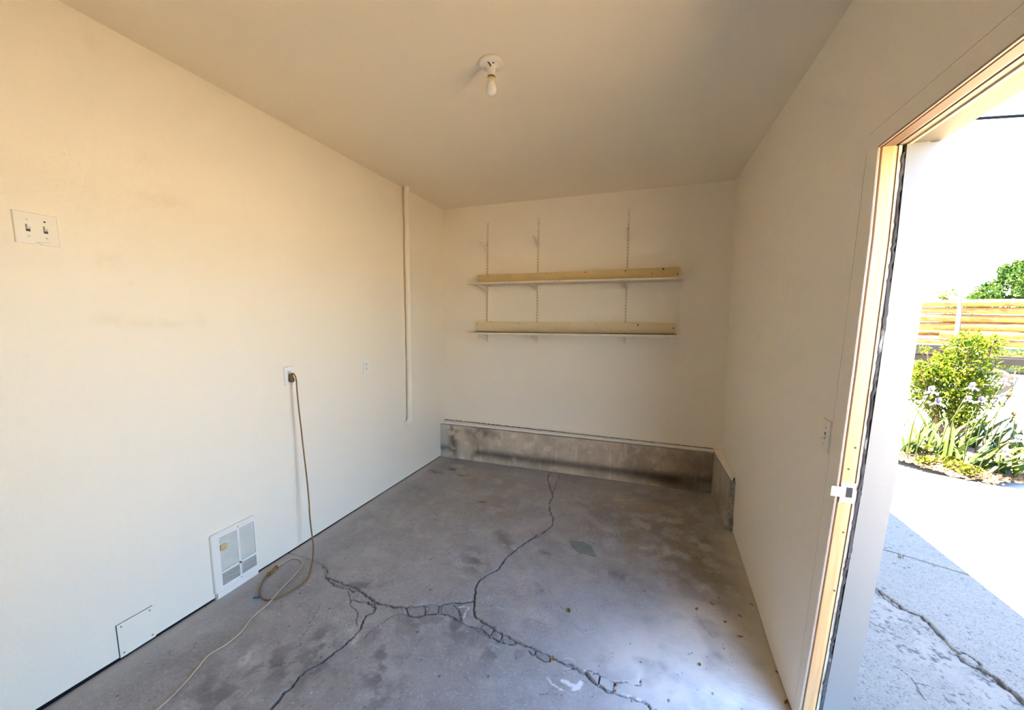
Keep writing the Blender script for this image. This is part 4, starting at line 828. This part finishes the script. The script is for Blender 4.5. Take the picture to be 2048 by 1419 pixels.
# ---- flower bed
bf = [onz(x, y, ZD)[:2] for x, y in [(1700, 885), (1760, 905), (1800, 918), (1835, 926), (1870, 938), (1905, 948), (1945, 955), (1985, 962), (2048, 957), (2120, 950), (2300, 935)]]
bk = [(p[0]+.55, p[1]+1.9) for p in bf]
q = MB(); rows = 9; V = []
for i, (a, b) in enumerate(zip(bf, bk)):
    for k in range(rows):
        t = k/(rows-1); V.append((a[0]+(b[0]-a[0])*t+random.gauss(0, .012), a[1]+(b[1]-a[1])*t+random.gauss(0, .012), ZD-.008+.055*math.sin(PI*min(1, t*1.02))**1.0+random.gauss(0, .006)*(k > 0)))
q.add(V, [(i*rows+k, (i+1)*rows+k, (i+1)*rows+k+1, i*rows+k+1) for i in range(len(bf)-1) for k in range(rows-1)], True)
bed = tag(q.build('flower_bed', M_['soil']), kind='structure')
q = MB()
for k in range(900):
    i = random.randrange(len(bf)-1); s = random.random(); a = np.array(bf[i])*(1-s)+np.array(bf[i+1])*s; o = np.array([.28, .96])*random.gauss(.05, .09)
    th = random.uniform(0, 6.28); sz = random.uniform(.008, .026); p = (a[0]+o[0], a[1]+o[1], ZD+.012+max(0, o[1])*.22)
    q.obox(p, (math.cos(th), math.sin(th), .2), (-math.sin(th), math.cos(th), .1), (0, -.2, 1), sz, sz*.45, .0035)
tag(q.build('bark_chips', M_['chips'], bed), kind='stuff')
def bedz(x, y): return ZD+.045
def iris_leaf(L, Wd, bend, seed):
    rr = np.random.default_rng(seed); n = 8; V = []; x = z = 0.0
    for i in range(n):
        s = i/(n-1); wd = Wd*(1.0 if s < .15 else (1.08*(1-((s-.15)/.85)**2.2)+.02))*(.75 if i == 0 else 1)
        V += [(x, -wd/2, z), (x+wd*.13, 0, z), (x, wd/2, z)]
        a = bend*(s**1.6); x += L/(n-1)*math.sin(a); z += L/(n-1)*math.cos(a)
    q = MB(); q.add(V, [(i*3+k, i*3+k+1, (i+1)*3+k+1, (i+1)*3+k) for i in range(n-1) for k in range(2)], True); return q
LEAF = []
for k in range(12):
    o = iris_leaf(random.uniform(.36, .58), random.uniform(.034, .048), random.uniform(.35, 1.25), k).build('leaf', M_['iris'][[0, 1, 0, 1, 0, 2, 0, 1, 0, 0, 1, 2][k]], fix=False); LEAF.append(o)
def clump(px, py, n, lean, label, sc=1.0, low=False):
    p = onz(px, py, ZD+.045)
    t = thing('iris_plant', label, 'plant', p, 'iris clumps in the flower bed')
    for k in range(n):
        o = LEAF[(k*5+int(px)) % 12].copy(); COL.objects.link(o); o.parent = t
        az = math.atan2(RX[1], RX[0])+lean+random.gauss(0, .75); tilt = random.uniform(.1, .75)+(.35 if low else 0)
        o.location = (random.gauss(0, .035), random.gauss(0, .035), -.012)
        o.rotation_euler = Matrix.Rotation(az, 3, 'Z').to_euler() if 0 else (Matrix.Rotation(az, 3, 'Z') @ Matrix.Rotation(tilt, 3, 'Y') @ Matrix.Rotation(random.gauss(0, .5), 3, 'Z')).to_euler()
        s = sc*random.uniform(.75, 1.1); o.scale = (s, s, s)
CL = [(1812, 903, 12, -.3, 'iris clump beside the white door frame, leftmost in front row'), (1846, 893, 13, .1, 'iris clump second from the left in the front row'), (1878, 908, 15, .2, 'iris clump third from the left in the front row, with broad upright leaves'),
      (1906, 915, 15, .1, 'iris clump in the middle of the front row leaning right'), (1936, 930, 14, 0, 'iris clump leaning far right, fifth from the left in front'), (1975, 940, 13, -.2, 'iris clump with low arching leaves over the bed edge'), (2018, 946, 12, -.1, 'rightmost front iris clump at the edge of the frame'),
      (1862, 872, 10, .3, 'iris clump behind the second front clump, under the shrub'), (1900, 880, 11, .2, 'iris clump behind the middle of the front row'), (1938, 893, 12, .1, 'iris clump behind the far-leaning front clump'), (1980, 905, 11, 0, 'iris clump behind the low arching front clump'), (2026, 915, 11, 0, 'rearmost iris clump at the right edge of the frame')]
for i, (px, py, n, ln, lb) in enumerate(CL): clump(px, py, n, ln, lb, 1.0 if i < 7 else 1.1, i in (4, 5, 6))
for o in LEAF: bpy.data.objects.remove(o)
def bloom_mb(seed, R):
    rr = np.random.default_rng(seed); q = MB()
    for k in range(6):
        az = k*PI/3+rr.normal(0, .15); up = k % 2 == 0; V = []; n = 6; r = 0.0; z = 0.0; L = R*(1.05 if up else 1.25)
        for i in range(n):
            s = i/(n-1); wd = R*.95*math.sin(PI*(s*.80+.10))**.8
            for j in (-1, 0, 1):
                wv = .10*R*math.sin(9*s+j*2+k)*abs(j); c, sn = math.cos(az), math.sin(az)
                V.append((r*c-sn*wd/2*j, r*sn+c*wd/2*j, z+wv-(.12*R*abs(j) if not up else -.15*R*abs(j))))
            ang = (1.25-1.5*s if up else .35-1.9*s)
            if up: ang = 1.05+1.2*s
            r += L/(n-1)*math.cos(ang); z += L/(n-1)*math.sin(ang)
        q.add(V, [(i*3+j, i*3+j+1, (i+1)*3+j+1, (i+1)*3+j) for i in range(n-1) for j in range(2)], True)
    return q
BL = [(1863, 783, 5.75, .060, 'petal_pale', 'tall pale iris stalk left of the shrub, higher of the left pair'), (1876, 806, 5.70, .060, 'petal', 'lavender iris stalk just below the tall pale one'), (1944, 775, 5.85, .055, 'petal_pale', 'pale iris stalk in front of the lower right of the shrub'), (1938, 800, 5.65, .045, 'petal_pale', 'pale iris stalk between the shrub and the leaning leaves'),
      (1962, 802, 5.80, .05, 'petal', 'lavender iris stalk right of the bare shrub twigs'), (1994, 799, 5.70, .045, 'petal', 'deep lavender iris stalk bent out to the right'), (2017, 795, 5.90, .05, 'withered', 'withered tan iris stalk beside the deep lavender one'), (2008, 765, 6.0, .05, 'petal_pale', 'pale iris stalk standing highest at the right'),
      (2028, 832, 5.7, .045, 'withered', 'withered iris stalk halfway down at the right edge'), (2010, 905, 5.45, .05, 'petal_pale', 'low pale iris stalk drooping over the front leaves'), (2036, 880, 5.5, .055, 'petal_pale', 'pale iris stalk at the right edge above the arching leaves'), (2034, 760, 6.2, .05, 'petal_pale', 'pale iris stalk farthest back at the right edge'), (1850, 800, 5.9, .05, 'petal_pale', 'pale iris stalk nearest the door frame')]
for i, (px, py, yy, R, mt, lb) in enumerate(BL):
    top = ony(px, py, yy); base = np.array([top[0]-.14+random.gauss(0, .04), yy+.02, ZD+.04])
    t = thing('iris_stalk', lb, 'flower', base, 'flowering iris stalks')
    mid = (top+base)/2+np.array([-.05, 0, .06])
    MB().tube(spline([base, mid, top], 5), .0055, 6).build('stem', M_['stem'], t)
    b = bloom_mb(i, R); b.v = [(v[0]+top[0], v[1]+top[1], v[2]+top[2]) for v in b.v]; b.build('bloom', M_[mt], t, fix=False)
    if i % 3 != 1: MB().lathe(top-(top-mid)*.35, [(0, 0), (.010, .012), (.012, .03), (.007, .05), (0, .06)], 8, (.4, 0, 1)).build('bud', M_['stem'], t)
# leaf clouds for shrub, ground cover and trees: folded leaves, counted by nobody
def leaf_cloud(name, centers, n, L, Wd, m_, parent, seed, flat=0.0, upb=.3):
    r = np.random.default_rng(seed); w = np.array([c[3]*c[4]*c[5] for c in centers])**.7; idx = r.choice(len(centers), n, p=w/w.sum())
    C = np.array([c[:3] for c in centers])[idx]; R = np.array([c[3:6] for c in centers])[idx]
    v = r.normal(size=(n, 3)); v /= np.linalg.norm(v, axis=1)[:, None]; rad = r.random(n)**.40
    P = C+v*R*rad[:, None]; D_ = v*.6+r.normal(size=(n, 3))*.6; D_[:, 2] += upb; D_ /= np.linalg.norm(D_, axis=1)[:, None]
    S = np.cross(D_, r.normal(size=(n, 3))); S /= np.linalg.norm(S, axis=1)[:, None]; Nm = np.cross(D_, S); l = L*(.6+.8*r.random(n))[:, None]; wd = Wd*(.6+.8*r.random(n))[:, None]
    a = P; b = P+D_*l*.5+S*wd*.5+Nm*wd*.15; c = P+D_*l; d = P+D_*l*.5-S*wd*.5+Nm*wd*.15
    V = np.stack([a, b, c, d], 1).reshape(-1, 3); I = np.arange(n)*4; Q = np.concatenate([np.stack([I, I+1, I+2], 1), np.stack([I, I+2, I+3], 1)])
    off = np.array(parent.get('_o', (0, 0, 0))); o = mesh_np(name, V-off, Q, m_, parent, smooth=False); return tag(o, kind='stuff')
sb = ony(1905, 850, 6.6); sh = thing('garden_shrub', 'bushy yellow green shrub behind the irises, partly hiding the log truck', 'shrub', (sb[0], 6.6, ZD+.04))
CS = []
for px, py, r in [(1955, 688, .15), (1930, 695, .17), (1935, 676, .10), (1988, 684, .09), (1972, 700, .13), (1905, 715, .18), (1940, 730, .22), (1885, 745, .22), (1860, 752, .18), (1915, 770, .26), (1958, 765, .18), (1868, 790, .22), (1838, 735, .13), (1834, 765, .14), (1842, 800, .15), (1935, 805, .18), (1968, 795, .12), (1895, 815, .24), (1925, 835, .18), (1850, 700, .05), (1876, 730, .12)]:
    c = ony(px, py, 6.6+random.uniform(-.15, .15)); CS.append((c[0], c[1], c[2], r, r*1.0, r*.72))
leaf_cloud('foliage', CS, 5200, .058, .026, M_['shrub'], sh, 5, upb=.35)
q = MB(); b0 = np.array([sb[0], 6.6, ZD+.02])
for c in CS: 
    c = np.array(c[:3]); q.tube(spline([b0+np.array([random.gauss(0, .05), random.gauss(0, .05), 0]), (b0+c)/2+np.array([random.gauss(0, .06), 0, .05]), c+np.array([0, 0, .05])], 4), [.012]*4+[.008]*4+[.004], 5)
q.build('branches', M_['twigs'], sh)
for i, (px, py, r, lb) in enumerate([(1838, 905, .06, 'first'), (1868, 900, .07, 'second'), (1890, 925, .07, 'third'), (1912, 938, .06, 'fourth'), (1852, 925, .05, 'small'), (1938, 948, .05, 'last')]):
    p = onz(px, py, ZD+.03); t = thing('groundcover_plant', ['low yellow green ground plant at the bed edge, nearest the door frame', 'bright yellow ground plant between the second and third iris clumps', 'leafy green ground plant at the foot of the broad-leaved iris', 'ground plant spilling over the bed edge onto the concrete', 'small ground plant in front of the second iris clump', 'rightmost ground plant under the low arching iris leaves'][i], 'plant', p, 'ground plants along the bed edge')
    leaf_cloud('foliage', [(p[0], p[1], p[2]+.03, r*1.6, r*1.2, r*.7)], 90, .042, .030, M_['weed'], t, 60+i, upb=.5)

# ---- log trailer on the road with its load
ND = 21.6; tr0 = nu(ND+1.2, 2.0, ZR)
t = thing('log_trailer', 'dark log trailer with grey stake on the road behind the shrub', 'trailer', tr0)
def nbox(mb, n0, n1, u0, u1, z0, z1): return mb.hexa([nu(n0, u0, z0), nu(n0, u1, z0), nu(n1, u1, z0), nu(n1, u0, z0), nu(n0, u0, z1), nu(n0, u1, z1), nu(n1, u1, z1), nu(n1, u0, z1)])
up = lambda px, py: onn(px, py, ND)@Uu
zp = lambda px, py, n=ND: onn(px, py, n)[2]
u1905, z690, z708, z718, z732 = up(1905, 690), zp(1870, 690), zp(1870, 708), zp(2020, 718), zp(2020, 731)
nbox(MB(), ND+.25, ND+.45, -3.5, 7.0, z732, z718).build('frame_rail', M_['truck'], t); nbox(MB(), ND+1.75, ND+1.95, -3.5, 7.0, z732, z718).build('frame_rail', M_['truck'], t)
nbox(MB(), ND-.05, ND+2.3, u1905-1.1, u1905+.02, z708, z690).build('bunk', M_['truck'], t); nbox(MB(), ND-.05, ND+2.3, u1905-.25, u1905+.06, z718-.05, z690-.03).build('bolster', M_['truck'], t)
nbox(MB(), ND+.2, ND+2.0, u1905-1.2, u1905-.9, z718-.05, z708).build('bolster', M_['truck'], t)
us_ = up(1917, 600); ul = up(1910, 690)
for nn, dz in ((ND-.42, 0), (ND+2.2, .0)):
    a, b = nu(nn, ul, z690-.05), nu(nn, us_, zp(1917, 592))
    MB().tube([a, a+(b-a)*.75, a+(b-a)*.76, b], [.075, .060, .045, .035], 10).build('stake', M_['stake'], t)
nbox(MB(), ND-.45, ND+2.3, ul-.1, ul+.1, z690-.16, z690-.02).build('stake_bar', M_['stake'], t)
for uw in (up(1866, 740), up(1985, 740), up(1985, 740)+3.6):
    for nn in (ND-.05, ND+1.9):
        c = nu(nn, uw, ZR+.50); wv = MB().lathe(c, [(.24, 0), (.30, -.02), (.45, -.02), (.495, .02), (.50, .14), (.495, .27), (.45, .31), (.24, .30)], 32, Nn).build('wheel', M_['tyre'], t)
        MB().lathe(c, [(0, -.05), (.07, -.05), (.08, -.01), (.12, .02), (.20, .03), (.235, .0), (.25, .01)], 28, Nn).build('wheel_hub', M_['hub'], wv)
    nbox(MB(), ND+.28, ND+1.9, uw-.06, uw+.06, ZR+.44, ZR+.56).build('axle', M_['truck'], t)
zb = [((1840, 600), (2048, 598)), ((1840, 611.5), (2048, 615.7)), ((1840, 622), (2048, 631.8)), ((1840, 642.2), (2048, 646.3)), ((1840, 659.5), (2048, 664.7)), ((1840, 673), (2048, 682)), ((1840, 687), (2048, 697.5))]
def log(pa, pb, ra, rb, label, seed, n=26, end=True):
    rr = np.random.default_rng(seed); pa, pb = np.array(pa), np.array(pb); q = MB(); k = 14; ax_ = (pb-pa)/np.linalg.norm(pb-pa); a = np.array([0, 0, 1.]); b = np.cross(ax_, a); V = []
    ph = rr.random(4)*6
    for i in range(n):
        s = i/(n-1); c = pa+(pb-pa)*s; r = ra+(rb-ra)*s; c = c+a*.012*math.sin(s*9+ph[0])+b*.02*math.sin(s*7+ph[1])
        for j in range(k):
            th = 2*PI*j/k; e = 1+.035*math.sin(3*th+s*11+ph[2])+.03*math.sin(s*31+2*th+ph[3])+rr.normal(0, .012); V.append(c+(a*math.sin(th)+b*math.cos(th))*r*e)
    q.add(V, [(i*k+j, i*k+(j+1) % k, (i+1)*k+(j+1) % k, (i+1)*k+j) for i in range(n-1) for j in range(k)], True)
    o = tag(q.build('log', M_['log']), label, 'log', 'logs loaded on the trailer')
    for P_, V_, sg in ((pa, V[:k], -1), (pb, V[-k:], 1)):
        e = MB(); e.add([v+ax_*.004*sg for v in V_], [tuple(range(k))]); e.build('cut_end', M_['log_end'], o)
    return o
ROW = ['topmost log of the load, its upper side against the sky', 'slim log second from the top of the load', 'thick log third from the top of the load', 'thick log fourth from the top of the load']
uL, uR = up(1840, 640), up(2048, 640)
def line(i, px0=None):
    (a0, a1), (b0, b1) = zb[i], zb[i+1]; z0a, z0b = zp(*a0), zp(*b0); z1a, z1b = zp(*a1), zp(*b1)
    f = lambda u: (u-uL)/(uR-uL)
    cz = lambda u: (z0a+z0b)/2+((z1a+z1b)/2-(z0a+z0b)/2)*f(u); rz = lambda u: abs(z0a-z0b)/2+(abs(z1a-z1b)/2-abs(z0a-z0b)/2)*f(u)
    return cz, rz
for i in range(4):
    cz, rz = line(i); u0, u1 = -2.6-.3*i, 5.6+.25*(i % 3)
    c0 = cz(uL)+(cz(uR)-cz(uL))*.0; 
    log(nu(ND, u0, cz(max(u0, uL-1))), nu(ND+.02*i, u1, cz(min(u1, uR+1))), .97*max(rz(max(u0, uL-.5)), .09), .97*rz(min(u1, uR+.5)), ROW[i], 70+i)
cz, rz = line(4); u5 = up(1879, 667)
log(nu(ND-.03, u5, cz(u5)), nu(ND, 5.9, cz(uR+1)), rz(u5)*.97, rz(uR)*.97, 'log in the fifth row whose cut end shows left of the grey stake', 80)
log(nu(ND+.42, -2.8, cz(uL)+.02), nu(ND+.42, u5+2, cz(uL)+.02), .12, .11, 'shaded log set back in the fifth row near the door frame', 81)
cz, rz = line(5); u6 = up(1906, 680)
log(nu(ND, -2.9, cz(uL)), nu(ND-.02, u6, cz(u6)-.01), .135, .085, 'tapered bottom log left of the grey stake', 82)
log(nu(ND+.05, u6+.15, cz(u6)+.02), nu(ND, 6.0, cz(uR+.6)), .11, .13, 'reddish bottom log right of the grey stake', 83)

# ---- beyond the road
a = onn(1972, 705, 31); zt, zg = zp(2010, 697, 31), ZR+.06
q = MB(); nbox(q, 31, 33, a@Uu, a@Uu+6, zg+.15, zt); tt = thing('teal_container', 'teal container seen under the logs beyond the road', 'container', nu(32, a@Uu+3, zg))
q.build('body', M_['teal'], tt)
for k in range(14): nbox(MB(), 30.95, 31, a@Uu+.1+k*.43, a@Uu+.2+k*.43, zg+.2, zt-.05).build('rib', M_['teal'], tt)
q = MB(); nbox(q, 31.1, 32.9, a@Uu+.2, a@Uu+5.8, zg, zg+.15).build('skid', M_['truck'], tt)
for i, (px, r, lb) in enumerate([(1990, .36, 'low bright bush before the teal container, left of the pair'), (2036, .40, 'low bright bush before the teal container, at the frame edge')]):
    p = onn(px, 712, 29); t = thing('roadside_bush', lb, 'bush', (p[0], p[1], ZR+.05), 'bushes across the road'); leaf_cloud('foliage', [(p[0], p[1], p[2], r*1.3, r*1.3, r*.62), (p[0], p[1], p[2]-.4, r*1.2, r*1.2, r*.8)], 700, .12, .07, M_['tree_far'], t, 90+i)
    MB().tube([(p[0], p[1], ZR), (p[0], p[1], p[2])], .03, 6).build('trunk', M_['bark'], t)
c = onn(2078, 578, 38); t = thing('leafy_tree', 'large dark green tree above the logs at the right edge', 'tree', (c[0], c[1], ZR+.1)); CS = []
r = np.random.default_rng(4)
for k in range(34):
    v = r.normal(size=3); v /= np.linalg.norm(v); v[2] = abs(v[2])*1.1-.45; q_ = c+np.array([v[0]*2.1, v[1]*2.1, v[2]*2.1]); s = r.uniform(.4, .75); CS.append((*q_, s, s, s*.75))
leaf_cloud('foliage', CS, 9000, .20, .12, M_['tree'], t, 8, upb=.1)
q = MB(); q.tube([(c[0], c[1], ZR), (c[0]+.1, c[1], c[2]-2), (c[0], c[1], c[2]+.5)], [.28, .2, .08], 8)
for s in CS[::4]: q.tube([(c[0], c[1], c[2]-1.4), (np.array(s[:3])+c)/2-(0, 0, .3), s[:3]], [.10, .06, .02], 5)
q.build('trunk', M_['bark'], t)
for i, (px, py, h, lb) in enumerate([(1896, 590, .55, 'small far treetop peeping over the logs left of the stake'), (1950, 592, .35, 'faint far treetop over the logs right of the stake')]):
    p = onn(px, py, 62); t = thing('far_tree', lb, 'tree', (p[0], p[1], 0), 'far treetops'); leaf_cloud('foliage', [(p[0], p[1], p[2], h*1.4, h, h), (p[0], p[1], p[2]-1, h*1.6, h, h)], 160, .30, .2, M_['tree_far'], t, 95+i)
    MB().tube([(p[0], p[1], -.3), (p[0], p[1], p[2])], .08, 6).build('trunk', M_['bark'], t)
a, b = onn(1951, 237, 15), onn(2048, 231, 15); dv = b-a
tag(MB().tube(spline([a-dv*6-(0, 0, -.6), a-dv*2, a, b, b+dv*3, b+dv*8+(0, 0, .6)], 5), .034, 6).build('power_line', M_['wire']), 'dark power line crossing the sky above the door opening', 'wire')

for o in bpy.data.objects:
    if '_o' in o: del o['_o']
